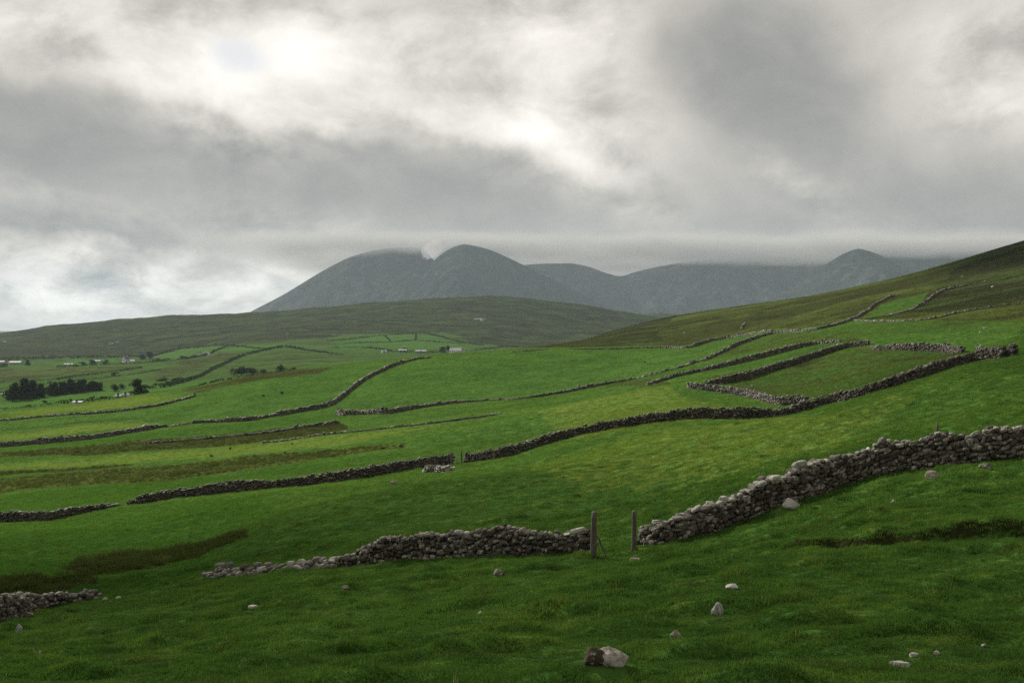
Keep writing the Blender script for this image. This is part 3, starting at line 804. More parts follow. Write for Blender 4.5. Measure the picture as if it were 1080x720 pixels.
wall('stone_wall', 'low pale wall under the brown strip, reaching right past the corner', [
  (272, 467.8, 1), (298, 465.5, 1.5), (328, 460.5, 2), (347, 458.2, 2), (380, 455, 2.2), (427, 450, 2.6), (460, 446.5, 3), (493, 442, 3), (512, 439.5, 3), (528, 436.5, 1.5)], lo=130, hi=300, seed=21, **far)
wall('stone_wall', 'black broad wall at the far left ending at a blunt tip', [
  (-100, 476, 5), (0, 471, 5), (50, 466.8, 6.5), (100, 462.3, 6), (142, 456, 5.5), (165, 452, 4.5), (178, 450.2, 2)], lo=150, hi=320, seed=22, **far)
wall('stone_wall', 'dark wall across the upper left field ending in a knob', [
  (-100, 449, 3), (0, 443.8, 2.6), (50, 439.5, 2.8), (100, 436.5, 3.3), (138, 432.8, 2.8), (160, 430, 2.8), (182, 425, 2.8), (200, 420, 3), (207, 418, 3.5)], lo=200, hi=420, seed=23, **far)
wall('stone_wall', 'thin wall crossing the right-hand hill to the frame edge', [
  (903, 337.5, 1.8), (937, 339, 1.6), (960, 338.5, 2), (978, 336.8, 1.8), (1013, 329.8, 1.8), (1043, 324.5, 1.8), (1080, 319.3, 1.8), (1150, 308, 1.8)], lo=190, hi=470, seed=24, **far)
wall('stone_wall', 'stepped wall on the high right-hand hill beside a small green field', [
  (937, 333, 2), (962, 326.8, 2.2), (974, 321, 2.2), (982, 316, 2.2), (994, 307.5, 2.2), (1019, 301.5, 1.8), (1040, 297, 1.2)], lo=190, hi=500, seed=25, **far)
wall('stone_wall', 'tiny isolated wall piece high on the rough centre hill', [(783, 347, 1.4), (785, 343.5, 1.6), (788, 340, 1.2)], lo=300, hi=500, seed=26, **far)

# ------------------------------------------------------------------ leafy things
def leaf_cloud(r, lobes, n, size):
    """n small leaf-clump quads through a set of ellipsoid lobes [(centre, radii)]"""
    L = len(lobes); wts = np.array([np.prod(l[1]) ** .67 for l in lobes]); wts /= wts.sum()
    idx = r.choice(L, n, p=wts)
    c = np.array([l[0] for l in lobes])[idx]; rad = np.array([l[1] for l in lobes])[idx]
    d = r.normal(size=(n, 3)); d /= np.linalg.norm(d, axis=1)[:, None]
    rr = r.uniform(.25, 1.08, n) ** .45
    p = c + d * rad * rr[:, None]
    a = r.normal(size=(n, 3)); a /= np.linalg.norm(a, axis=1)[:, None]
    b = np.cross(a, r.normal(size=(n, 3))); b /= np.linalg.norm(b, axis=1)[:, None]
    s = (size * r.uniform(.5, 1.3, n))[:, None]
    V = np.stack([p - a * s, p - b * s * .6, p + a * s, p + b * s * .6], 1).reshape(-1, 3)
    Fq = np.arange(4 * n).reshape(-1, 4)
    return V, Fq

def cyl_path(pts, rads, sides=7):
    V, Fc = [], []
    pts = np.array(pts, float)
    for i, (p, rd) in enumerate(zip(pts, rads)):
        d = pts[min(i + 1, len(pts) - 1)] - pts[max(i - 1, 0)]; d /= np.linalg.norm(d)
        a = np.cross(d, [0, 1, .1]); a /= np.linalg.norm(a); b = np.cross(d, a)
        for k in range(sides):
            t = 2 * np.pi * k / sides; V.append(p + rd * (np.cos(t) * a + np.sin(t) * b))
    for i in range(len(pts) - 1):
        for k in range(sides):
            a0 = i * sides + k; a1 = i * sides + (k + 1) % sides
            Fc += [[a0, a1, a1 + sides], [a0, a1 + sides, a0 + sides]]
    c0 = len(V); V.append(pts[0]); V.append(pts[-1])
    for k in range(sides):
        Fc.append([c0, (k + 1) % sides, k]); e = (len(pts) - 1) * sides; Fc.append([c0 + 1, e + k, e + (k + 1) % sides])
    return np.array(V), np.array(Fc)

def tree_meshes(seed, kind):
    r = np.random.default_rng(seed)
    # unit tree: height 1, width about .8
    lobes = []
    if kind == 'round':
        for k in range(20):
            t = r.uniform(0, 2 * np.pi); z = r.uniform(.12, .84); q = r.uniform(.0, .34) * (1 - .5 * max(z - .5, 0) / .35)
            lobes.append(((q * np.cos(t), q * np.sin(t), z), (r.uniform(.14, .21),) * 2 + (r.uniform(.11, .17),)))
        n = 3200; tb = .12
    elif kind == 'tall':
        for k in range(18):
            z = r.uniform(.10, .88); q = r.uniform(0, .26) * (1.2 - z); t = r.uniform(0, 2 * np.pi)
            lobes.append(((q * np.cos(t), q * np.sin(t), z), (r.uniform(.13, .19),) * 2 + (r.uniform(.10, .16),)))
        n = 3000; tb = .12
    else:
        for k in range(9):
            t = r.uniform(0, 2 * np.pi); q = r.uniform(0, .4)
            lobes.append(((q * np.cos(t), q * np.sin(t), r.uniform(.2, .62)), (r.uniform(.18, .28),) * 2 + (r.uniform(.18, .32),)))
        n = 700; tb = .1
    v, f = leaf_cloud(r, lobes, n, .034 if kind != 'bush' else .06)
    par = [cyl_path([(0, 0, -.05), (.01, 0, tb), (.0, .02, .55), (0.02, 0, .8)], [.035, .027, .016, .004])]
    for k in range(5):
        z = r.uniform(tb * .9, .5); t = r.uniform(0, 2 * np.pi); e = r.uniform(.16, .28)
        par.append(cyl_path([(0, 0, z), (e * .5 * np.cos(t), e * .5 * np.sin(t), z + .1), (e * np.cos(t), e * np.sin(t), z + .22)], [.014, .009, .003], 5))
    tv, tf = merge(par)
    return (v, f), (tv, tf)

TREE_ME = {}
def make_tree(kind, k, leaf):
    key = (kind, k, leaf)
    if key not in TREE_ME:
        (v, f), (tv, tf) = tree_meshes(40 + k * 7 + len(kind), kind)
        c = mesh_obj('crown', v, f, M[leaf]); t = mesh_obj('trunk', tv, tf, M['bark'])
        TREE_ME[key] = (c.data, t.data)
        bpy.data.objects.remove(c); bpy.data.objects.remove(t)
    return TREE_ME[key]

def tree(px, py, wpx, hpx, kind, label, lo, hi, name='tree', cat='tree', group=None, leaf='leafdark'):
    p = cast(px, py, lo, hi); k = random.randrange(3)
    cm, tm = make_tree(kind, k, leaf)
    w = wpx * p[1] / F; h = hpx * p[1] / F
    o = empty(name, p - np.array([0, 0, .1]), random.uniform(0, 6.28)); tag(o, label, cat, group)
    wf = {'round': .80, 'tall': .60, 'bush': 1.05}[kind]
    for nm, me in (('crown', cm), ('trunk', tm)):
        c = bpy.data.objects.new(nm, me); COL.objects.link(c); c.parent = o; c.scale = (w / wf, w / wf, h / 1.0)
    return o

G1 = 'dark trees in the valley at far left'
tree(15, 422, 15, 20, 'round', 'leftmost dark tree of the dense valley clump', 430, 700, group=G1)
tree(25, 421.5, 14, 23, 'tall', 'tallest dark tree of the dense valley clump', 430, 700, group=G1)
tree(34, 420.5, 15, 21, 'round', 'broad dark tree on the right side of the valley clump', 430, 700, group=G1)
tree(43, 419, 9, 15, 'tall', 'small dark tree closing the right end of the valley clump', 430, 700, group=G1)
tree(57, 417, 12, 15, 'round', 'first dark tree of the tree row above the pale green field', 430, 700, group=G1)
tree(66, 416, 11, 14, 'tall', 'second dark tree of the tree row above the pale green field', 430, 700, group=G1)
tree(75, 415, 13, 17, 'round', 'tallest dark tree of the tree row above the pale green field', 430, 700, group=G1)
tree(86, 414, 14, 15, 'round', 'fourth dark tree of the tree row above the pale green field', 430, 700, group=G1)
tree(98, 412.5, 13, 12, 'round', 'last and lowest dark tree of the tree row above the pale green field', 430, 700, group=G1)
tree(122, 412.5, 11, 10, 'bush', 'ragged dark thicket between the tree row and the round tree', 430, 800, 'bush', 'bush', leaf='leafmid')
tree(129, 410, 8, 7, 'bush', 'small dark bush just left of the round lone tree', 430, 800, 'bush', 'bush', leaf='leafmid')
tree(145, 418, 20, 17, 'round', 'lone round dark tree beside the grey farm sheds', 400, 700)
tree(136, 418, 7, 6, 'bush', 'low bush against the left side of the round lone tree', 400, 700, 'bush', 'bush', leaf='leafmid')
tree(107, 422.5, 9, 4.5, 'bush', 'low dark bush on the hedge left of the grey farm sheds', 390, 600, 'bush', 'bush')
tree(48, 424.5, 8, 3.5, 'bush', 'low bush on the pale field under the tree row', 390, 600, 'bush', 'bush', leaf='leafmid')
GB = 'dark bushes on the brow of the left hill'
tree(255, 396, 21, 11.5, 'bush', 'largest dark bush on the brow of the left hill', 420, 800, 'bush', 'bush', GB)
tree(267, 395, 18, 9.5, 'bush', 'dark bush joined to the right of the largest brow bush', 420, 800, 'bush', 'bush', GB)
tree(278, 393, 9, 5, 'bush', 'small dark bush tailing off right of the largest brow bush', 420, 800, 'bush', 'bush', GB)
tree(297, 391.8, 13, 9.5, 'bush', 'upright dark bush standing apart on the brow', 420, 800, 'bush', 'bush', GB, leaf='leafmid')
tree(309, 390, 8, 4, 'bush', 'smallest dark bush at the right end of the brow', 420, 800, 'bush', 'bush', GB, leaf='leafmid')
GV = 'small trees among the valley farms'
for i, (a, b_, w, h, kd, lab) in enumerate([
  (5, 386.5, 12, 4, 'bush', 'low trees in front of the pale long sheds at the left edge'),
  (29, 385, 7, 6, 'round', 'small tree right of the pale long sheds'),
  (88, 385, 9, 5, 'bush', 'dark bush between the far hedged fields and the white cottage'),
  (97, 384.5, 8, 5.5, 'round', 'dark tree left of the white cottage, nearer the hedged fields'),
  (112, 383.5, 7, 4.5, 'round', 'small tree a little left of the white cottage'),
  (150, 379, 9, 6, 'round', 'rounded tree right of the white cottage'),
  (158, 378, 11, 8, 'round', 'largest tree right of the white cottage'),
  (192, 378, 9, 4, 'bush', 'hedge bush left of the small white house on the slope'),
  (205, 377, 7, 4, 'bush', 'hedge bush touching the small white house on the slope'),
  (168, 381, 8, 4, 'bush', 'low bush on the hedge below the round valley trees'),
  (120, 396, 9, 5, 'bush', 'low bush in the hedged fields above the lone tree'),
  (172, 410, 16, 5, 'bush', 'spreading bush at the foot of the curved hedge'),
  (187, 407, 14, 5, 'bush', 'bush part-way along the foot of the curved hedge'),
  (467, 371.5, 8, 6.5, 'round', 'dark tree left of the white farmhouse'),
  (473, 370.0, 7, 6.0, 'round', 'dark tree behind the white farmhouse'),
  (490, 372, 6, 3.5, 'bush', 'dark bush right of the white farmhouse'),
  (427, 369, 6, 3.5, 'bush', 'dark bush above the pale farm sheds in the valley')]):
    tree(a, b_, w, h, kd, lab, 600, 1700, 'tree' if kd == 'round' else 'bush', 'tree' if kd == 'round' else 'bush', GV, 'leafmid')

def hedge(label, pts, lo, hi, seed, name='hedge', leaf='leafmid', dens=7):
    r = np.random.default_rng(seed + 900)
    P = np.array(pts, float)
    q = np.linspace(0, 1, max(6, int(abs(P[-1, 0] - P[0, 0]) / 3)))
    d = np.concatenate([[0], np.cumsum(np.hypot(np.diff(P[:, 0]), np.diff(P[:, 1])))]); d /= d[-1]
    W = np.array([cast(np.interp(t, d, P[:, 0]), np.interp(t, d, P[:, 1]), lo, hi) for t in q]); hp = np.interp(q, d, P[:, 2])
    for ax in (0, 1):
        W[:, ax] = np.convolve(np.pad(W[:, ax], 1, mode='reflect', reflect_type='odd'), [.25, .5, .25], 'valid')
    s = np.concatenate([[0], np.cumsum(np.hypot(np.diff(W[:, 0]), np.diff(W[:, 1])))]); L = s[-1]
    n = int(min(9000, L * dens)); ss = r.uniform(0, L, n)
    x = np.interp(ss, s, W[:, 0]); y = np.interp(ss, s, W[:, 1]); h = np.interp(ss, s, hp) * y / F
    h = h * (1 + .7 * noise2(ss * .15 + seed, ss * 0)) * 1.25
    wd = np.clip(h * .5, .5, 2)
    a = r.uniform(0, 1, n) ** .7
    p = np.stack([x + r.normal(size=n) * wd * .5, y + r.normal(size=n) * wd * .5, 0 * x], -1); p[:, 2] = H(p[:, 0], p[:, 1]) + a * h
    A = r.normal(size=(n, 3)); A /= np.linalg.norm(A, axis=1)[:, None]
    B = np.cross(A, r.normal(size=(n, 3))); B /= np.linalg.norm(B, axis=1)[:, None]
    sz = (np.clip(h * .28, .22, .9) * r.uniform(.6, 1.3, n))[:, None]
    V = np.stack([p - A * sz, p - B * sz * .7, p + A * sz, p + B * sz * .7], 1).reshape(-1, 3)
    org = W[len(W) // 2].copy()
    o = mesh_obj(name, V - org, np.arange(4 * n).reshape(-1, 4), M[leaf], loc=org)
    tag(o, label, 'hedge', 'field hedges in the valley')
    return o

hedge('dark hedge line under the pale field at far left', [(-80, 437, 2), (0, 432.5, 2), (40, 429, 2), (62, 425.5, 2.5), (80, 424.5, 2.5), (104, 422.5, 3), (125, 421, 2)], 370, 560, 1)
hedge('curved hedge sweeping up the valley side to its highest corner', [(150, 411, 3), (175, 408, 3.5), (197, 402, 3), (210, 398, 2.2), (224, 390, 2.2), (241, 382, 2), (256, 375.5, 2), (271, 371.5, 1.8), (298, 366, 1.8)], 430, 1500, 2)
hedge('dark undergrowth beneath the dense valley tree clump', [(8, 421.5, 7), (25, 420.5, 10), (46, 418.5, 7)], 430, 700, 21, name='thicket', leaf='leafdark', dens=60)
hedge('dark undergrowth beneath the valley tree row', [(52, 416.5, 6), (75, 414.5, 8), (106, 411.5, 5)], 430, 700, 22, name='thicket', leaf='leafdark', dens=60)
hedge('hedge falling right from the highest corner of the curved hedge', [(301, 366, 1.6), (320, 369, 1.6), (342, 372, 1.4), (362, 374.5, 1.2)], 600, 1400, 3)
hedge('dark hedge along the brown brow at left', [(198, 410, 1), (215, 406, 1.5), (231, 401.5, 1.8), (243, 399, 1.8), (262, 396, 1.6), (285, 393.5, 1.4), (310, 390.5, 1.2)], 300, 560, 4)
hedge('hedge between the brown and green strips left of the white cottage', [(-80, 406, 1.4), (0, 404, 1.4), (58, 401, 1.8), (83, 396.5, 1.6), (118, 392.8, 1.6), (150, 388, 1.4)], 560, 1300, 5)
hedge('lower of the two hedges above the valley tree clump', [(0, 411, 1.2), (30, 407, 1.4), (60, 403.5, 1.4), (100, 400, 1.4), (140, 395, 1.2), (170, 390, 1)], 520, 1200, 6)
hedge('hedge in front of the white cottage', [(60, 387.5, 1.6), (90, 386.5, 2.0), (120, 384.5, 1.6), (150, 383, 1.4), (180, 379, 1.5)], 800, 1500, 7)
hedge('hedge round the foot of the moor above the white cottage', [(0, 379.5, 2.4), (40, 379, 2.6), (75, 377.5, 2), (120, 377, 1.8), (160, 376, 1.8), (190, 368, 1.6), (237, 364, 1.4)], 950, 1800, 8)
hedge('hedge running past the small white house on the slope', [(160, 383, 1.2), (187, 380, 1.6), (216, 375.5, 1.8), (228, 370, 1.4), (242, 364.5, 1.2), (275, 368.0, 1.0), (300, 365.5, 1.0)], 900, 1700, 9)
hedge('hedge outlining the top of the bright valley fields', [(345, 360, .9), (380, 356.5, 1.1), (410, 353.2, 1.1), (450, 351.8, 1.1), (470, 357, 1.2), (487, 361.5, 1.4), (510, 364.5, 1.2)], 1000, 1700, 10)
hedge('hedge across the middle of the bright valley fields', [(350, 364, .9), (385, 361.5, 1.1), (415, 361, 1.1), (438, 359, 1.2), (460, 361, 1.2), (486, 362.5, 1.1)], 1000, 1500, 11)
hedge('short hedge dividing the bright valley fields, left one', [(405, 354, 1), (410, 357.5, 1), (412, 361, 1)], 1000, 1600, 12)
hedge('short hedge dividing the bright valley fields, right one', [(439, 352.5, 1), (438.5, 356, 1), (438, 359, 1)], 1000, 1600, 13)
hedge('hedge below the bright valley fields by the farm sheds', [(345, 367, 1), (380, 366.5, 1.1), (400, 368, 1.3), (412, 371, 1.4), (440, 371.8, 1.4), (470, 372, 1.4)], 850, 1400, 14)
hedge('dark gorse line on the moor right of the farmhouse', [(500, 369.5, 1), (530, 366, 1), (560, 366.5, 1.3), (585, 365, 1)], 800, 1700, 15)

# small dark tufts standing in the pastures
for px, py, w, h, lab in [(278, 417.8, 4, 3, 'dark tuft low in the upper left field, left of its pair'), (297, 415, 5, 3.5, 'dark tuft low in the upper left field, right of its pair'),
    (223, 481.5, 5, 4, 'dark tuft on the left strip just above the brown ground'), (243, 473.5, 3, 4, 'small upright tuft in the left strip'),
    (308, 468.5, 4, 2.5, 'small tuft close under the low pale wall'), (300, 477.8, 4, 3, 'dark tuft at the upper edge of the brown ground'),
    (423, 471, 5, 4, 'dark tuft above the wavy wall at centre'), (405, 473, 7, 3, 'flat dark tuft above the wavy wall at centre'), (680, 382, 3, 2, 'tiny tuft in the bright centre field')]:
    tree(px, py, w, h, 'bush', lab, 90, 420, 'rush_tuft', 'rush tuft', 'dark tufts in the pastures', 'leafmid')

# ------------------------------------------------------------------ buildings
def box(x0, x1, y0, y1, z0, z1):
    V = np.array([(x, y, z) for z in (z0, z1) for x, y in ((x0, y0), (x1, y0), (x1, y1), (x0, y1))], float)
    Fc = np.array([[0, 3, 2, 1], [4, 5, 6, 7], [0, 1, 5, 4], [1, 2, 6, 5], [2, 3, 7, 6], [3, 0, 4, 7]])
    return V, Fc
def gable_walls(L, D, h, rh):
    V = [(-L/2, -D/2, -1), (L/2, -D/2, -1), (L/2, D/2, -1), (-L/2, D/2, -1), (-L/2, -D/2, h), (L/2, -D/2, h), (L/2, D/2, h), (-L/2, D/2, h), (-L/2, 0, h + rh), (L/2, 0, h + rh)]
    Fc = [(0, 1, 5, 4), (2, 3, 7, 6), (1, 2, 6, 9, 5), (3, 0, 4, 8, 7), (4, 5, 9, 8), (6, 7, 8, 9), (0, 3, 2, 1)]
    return V, Fc
def roof(L, D, h, rh, ov=.35, th=.18):
    V, Fc = [], []
    for s in (-1, 1):
        k = rh / (D / 2); y1 = s * (D / 2 + ov); z1 = h - ov * k + .03
        b0 = len(V)
        for x in (-L/2 - ov, L/2 + ov):
            V += [(x, 0, h + rh + .03), (x, y1, z1), (x, y1, z1 + th), (x, 0, h + rh + th + .03)]
        q = [(0, 1, 5, 4), (3, 7, 6, 2), (1, 2, 6, 5), (0, 3, 2, 1), (4, 5, 6, 7)]
        Fc += [tuple(b0 + i for i in f) for f in q]
    return V, Fc
def building(px, py, wpx, hpx, label, lo, hi, wallm='white', roofm='slate', rz=0, chim=1, wins=3, name='cottage', cat='cottage', group=None, annex=None, depth=6, rfrac=.4, door=True):
    p = cast(px, py, lo, hi); L = wpx * p[1] / F; Ht = hpx * p[1] / F; rh = Ht * rfrac; h = Ht - rh; D = min(depth, L * .9)
    o = empty(name, p, R(rz)); tag(o, label, cat, group)
    w = mesh_obj('wall', *gable_walls(L, D, h, rh), M[wallm], o)
    r_ = mesh_obj('roof', *roof(L, D, h, rh), M[roofm], o)
    for c in range(chim):
        cxp = (-1, 1)[c % 2] * (L / 2 - .5)
        v, f = box(cxp - .28, cxp + .28, -.25, .25, h + rh - .4, h + rh + .7); mesh_obj('chimney', v, f, M[wallm], r_)
    for k in range(wins):
        xx = -L / 2 + L * (k + .5) / wins
        if door and k == wins // 2:
            v, f = box(xx - .45, xx + .45, -D/2 - .04, -D/2 + .02, 0, 2.0); mesh_obj('door', v, f, M['glassdark'], o)
        else:
            v, f = box(xx - .45, xx + .45, -D/2 - .04, -D/2 + .02, h * .35, h * .35 + 1.1); mesh_obj('window', v, f, M['glassdark'], o)
    if annex:
        al, ah, off = annex
        e = empty('annex', (0, 0, 0)); e.parent = o; e.location = (off, 0, 0)
        mesh_obj('wall', *gable_walls(al, D * .8, ah, ah * .4), M[wallm], e); mesh_obj('roof', *roof(al, D * .8, ah, ah * .4, .2), M[roofm], e)
    return o
building(132.5, 382.5, 5.5, 7, 'white cottage with a steep gable and low wing below the moor', 900, 1500, rz=62, chim=2, wins=2, annex=(7, 2.4, 0), depth=6, rfrac=.42)
building(138.5, 382.2, 7, 2.8, 'low white outbuilding right of the gabled cottage', 900, 1500, rz=3, chim=0, wins=3, name='outbuilding', cat='outbuilding', roofm='tin')
building(218, 374.5, 5.5, 3.6, 'small white house by the hedge on the valley slope', 900, 1500, rz=-8, chim=1, wins=3)
building(211.5, 375.5, 3.5, 2, 'low grey shed left of the small white house', 900, 1500, 'greywall', 'tin', rz=5, chim=0, wins=1, name='shed', cat='shed')
building(481, 373, 12, 6, 'white farmhouse with grey roof beyond the crest of the centre field', 800, 1250, rz=-14, chim=2, wins=5, roofm='tin', name='farmhouse', cat='farmhouse', depth=8)
building(488, 373.2, 5, 3.4, 'low white byre joined right of the farmhouse', 800, 1250, rz=-14, chim=0, wins=2, name='byre', cat='farm building', roofm='tin')
building(444, 371.8, 11, 2.6, 'long low pale barn left of the farmhouse', 800, 1250, 'greywall', 'tin', rz=4, chim=0, wins=3, name='barn', cat='barn')
building(425, 371.0, 8, 2.6, 'pale roofed shed among green fields, middle of three in the valley', 800, 1300, 'greywall', 'tin', rz=-6, chim=0, wins=2, name='shed', cat='shed')
building(405, 371.5, 5, 2.4, 'small pale shed at the left end of the farm row', 800, 1300, 'white', 'tin', rz=12, chim=0, wins=1, name='shed', cat='shed')
building(511, 372.8, 6, 1.8, 'low ruined grey hut right of the farmhouse', 800, 1250, 'greywall', 'tin', rz=0, chim=0, wins=1, name='hut', cat='hut')
building(17, 384.0, 11, 3.2, 'long pale shed at far left, the right one of two', 900, 1500, 'greywall', 'tin', rz=8, chim=0, wins=3, name='barn', cat='barn', depth=12)
building(1, 383.5, 9, 3.2, 'long pale shed cut by the left frame edge', 900, 1500, 'greywall', 'tin', rz=0, chim=0, wins=3, name='barn', cat='barn', depth=12)
building(31, 378.5, 5, 2.2, 'tiny grey house at the foot of the moor, far left', 1000, 1700, 'greywall', 'slate', rz=0, chim=1, wins=2)
building(73, 385.0, 8, 1.6, 'low pale shed in the far hedged fields', 800, 1500, 'greywall', 'tin', rz=6, chim=0, wins=2, name='shed', cat='shed')
building(103, 381.8, 7, 2.0, 'low grey farm building left of the gabled cottage', 900, 1500, 'greywall', 'tin', rz=-4, chim=0, wins=2, name='farm_building', cat='farm building')
building(126, 420.8, 6, 3.4, 'grey shed with a pale roof left of its twin near the round tree', 380, 600, 'greywall', 'tin', rz=-10, chim=0, wins=1, name='shed', cat='shed', depth=4)
building(133.5, 420.3, 6, 3.6, 'pale shed close beside the lone round tree', 380, 600, 'white', 'tin', rz=-4, chim=0, wins=1, name='shed', cat='shed', depth=4)
building(83, 425.2, 9, 2.2, 'low white shelter on the hedge below the pale field', 370, 560, 'white', 'tin', rz=-6, chim=0, wins=1, name='shelter', cat='shelter', depth=3, door=False)
building(5, 416.5, 5, 2.2, 'tiny grey hut beside the dense valley clump', 430, 700, 'greywall', 'tin', rz=0, chim=0, wins=1, name='hut', cat='hut', depth=3)
building(117.5, 363.0, 3.2, 2.4, 'tiny white house high on the moor, left of its neighbour', 1300, 2000, rz=0, chim=1, wins=2)
building(124, 362.0, 3.0, 1.8, 'tiny grey house high on the moor, right of its neighbour', 1300, 2000, 'greywall', 'slate', rz=0, chim=1, wins=2)
building(5, 361.0, 2.6, 1.6, 'lone tiny house on the moor near the left edge', 1300, 2040, rz=0, chim=1, wins=2)
building(303, 352.5, 2.0, 1.4, 'lone tiny white hut on the moor above the curved hedge', 1300, 2040, rz=0, chim=0, wins=1, name='hut', cat='hut')

# ------------------------------------------------------------------ boulders
BV, BF = ico(4)
def boulder_mesh(seed, sx, sy, sz, peak=0.0, flat=0.0, cuts=10, amp=.10, shear=0.0):
    r = np.random.default_rng(seed); v = BV.copy()
    for _ in range(cuts):
        d = r.normal(size=3); d[2] = abs(d[2]) * .8; d /= np.linalg.norm(d); h = r.uniform(.5, .88)
        s = v @ d; v = v - np.maximum(s - h, 0)[:, None] * d * .95
    if flat: v[:, 2] = np.minimum(v[:, 2], 1 - flat)
    if peak: v[:, :2] *= (1 - peak * np.clip(v[:, 2:3], 0, 1))
    nn = (noise2(v[:, 0] * 2.1 + seed, v[:, 1] * 2.1 + v[:, 2] * 1.7) * amp + noise2(v[:, 0] * 6 + v[:, 2] * 5, v[:, 1] * 6 + seed) * amp * .5
          + noise2(v[:, 0] * 17 + v[:, 2] * 13, v[:, 1] * 17 - v[:, 2] * 9) * amp * .22)
    v = v * (1 + nn[:, None])
    v[:, 0] += shear * np.clip(v[:, 2], 0, 2)
    return v * np.array([sx, sy, sz])
BOULDERS = []
def boulder(px, py, wpx, hpx, label, mat='pale', seed=0, rz=0, name='boulder', cat='boulder', group=None, lo=9, hi=60, sink=.28, dep=.8, **kw):
    p = cast(px, py, lo, hi); w = wpx * p[1] / F / 2; h = hpx * p[1] / F / (2 - 2 * sink)
    BOULDERS.append((p[0], p[1] + w * dep * .5, w * 1.0, w * dep * .9))
    v = boulder_mesh(seed, w, w * dep, h, **kw)
    o = mesh_obj(name, v + np.array([0, 0, h * (1 - 2 * sink)]), BF, M[mat], loc=p + np.array([0, w * dep * .5, 0]), smooth_shade=True)
    o.rotation_euler[2] = rz
    tag(o, label, cat, group)
    return o
M['speck'] = mat_stone('speckled_boulder_stone', (0.20, 0.155, 0.11), (0.34, 0.28, 0.21), .10, .12, 3.5)
boulder(646, 706, 36, 21, 'pale pointed boulder in the grass at the bottom of the frame', 'speck', 3, peak=.70, sink=.22, dep=.7, amp=.2, cuts=5, shear=-.34)
boulder(627, 704.5, 27, 17, 'dark brown rounded rock leaning behind the pale pointed boulder', 'brown', 8, sink=.25, dep=.8, cuts=3, amp=.16)
boulder(758, 648, 17, 12.5, 'small grey pointed stone alone on the right foreground grass', 'greycap', 12, peak=.35)
boulder(773, 620.5, 15, 5.5, 'flat pale stone above the grey pointed stone', 'pale', 14, flat=.2)
boulder(952, 702.5, 25, 5.0, 'flat white slab stone near the bottom right', 'pale', 15, flat=.35, sink=.35)
boulder(965, 692.5, 13, 5.5, 'small pale stone behind the flat white slab', 'pale', 16)
boulder(989, 690, 8, 4.5, 'smallest stone at the right of the flat white slab', 'tan', 17)
boulder(671, 592, 13, 5, 'tan flat stone in front of the right gatepost', 'tan', 18, flat=.1)
M['brown2'] = mat_stone('brown_field_stone', (0.12, 0.095, 0.075), (0.18, 0.15, 0.12), .02, .15, 3)
boulder(525, 606, 13, 6.5, 'brown stone in the turf before the round-stone wall', 'brown2', 19)
boulder(714, 671.5, 14, 7, 'tan rounded stone left of the grey pointed stone', 'tan', 20)
boulder(835, 536.5, 21, 12, 'white boulder leaning at the foot of the long dark wall', 'pale', 21, flat=.15, sink=.15, lo=20)
boulder(984, 504, 14, 8, 'mossy pale stone on the slope under the long dark wall', 'tan', 22)
M['mossy'] = mat_stone('mossy_stone', (0.06, 0.075, 0.03), (0.11, 0.12, 0.06), .0, .5, 2)
boulder(1041, 493.5, 15, 6, 'low mossy hump of stone near the right end of the long dark wall', 'mossy', 23)
boulder(943, 531, 7, 6, 'small tan stone above the dark grassy bank', 'tan', 24)
boulder(267, 641.5, 12, 4.5, 'flat pale stone alone on the left foreground slope', 'pale', 25, flat=.2)
boulder(20, 667, 9, 9, 'grey stone half sunk in grass near the lower left edge', 'greycap', 26)
boulder(42, 689.5, 8, 3.5, 'small grey stone lowest on the left foreground', 'greycap', 27)
boulder(293, 679, 7, 3.2, 'tiny pale stone in the left foreground grass', 'pale', 28)
boulder(539, 649, 5, 3.5, 'tiny pinkish stone at centre of the foreground grass', 'tan', 29)
boulder(507, 647, 5, 3, 'tiny white stone left of the pinkish one', 'pale', 30)
boulder(364, 620, 9, 3.5, 'tan stone below the crumbling end of the round-stone wall', 'tan', 31)
boulder(1015, 640, 7, 4, 'tiny tan stone on the right foreground slope', 'tan', 32)
boulder(1040, 682, 11, 3.5, 'mossy flat stone at the far right of the foreground', 'mossy', 33)
boulder(416, 510.5, 8, 4, 'small brown stone below the wavy wall near the rubble', 'brown2', 34, lo=60, hi=200)
boulder(110, 632.5, 6, 3, 'small stone just past the tip of the wall stub', 'pale', 35, lo=20)
boulder(124, 631, 8, 2.2, 'flat stone beyond the tip of the wall stub', 'greycap', 36, lo=20)
for i, (a, b_, s_, lab) in enumerate([(869, 341.5, 2.4, 'white stone left of the pair beside the curving hill wall'), (880, 341.8, 2.8, 'white stone on top of the curving hill wall'),
    (1039, 346.8, 3.0, 'white stone right and above its neighbour on the right hill'), (1034, 351, 2.2, 'white stone left and below its neighbour on the right hill'),
    (1047, 303, 2.4, 'white stone high on the dark right-hand hill'), (793, 407.5, 2.4, 'white stone just inside the enclosure wall'), (722, 351.5, 2.2, 'pale stone on the rough centre hill'),
    (882, 408.5, 2.2, 'small white stone low inside the enclosure'), (884, 341, 2, 'small grey stone by the curving hill wall'), (1015, 292, 2, 'small pale stone near the top of the right hill')]):
    boulder(a, b_, s_ * 1.2, s_ * .8, lab, 'pale', 60 + i, group='pale stones on the hill pastures', lo=90, hi=600, sink=.2)
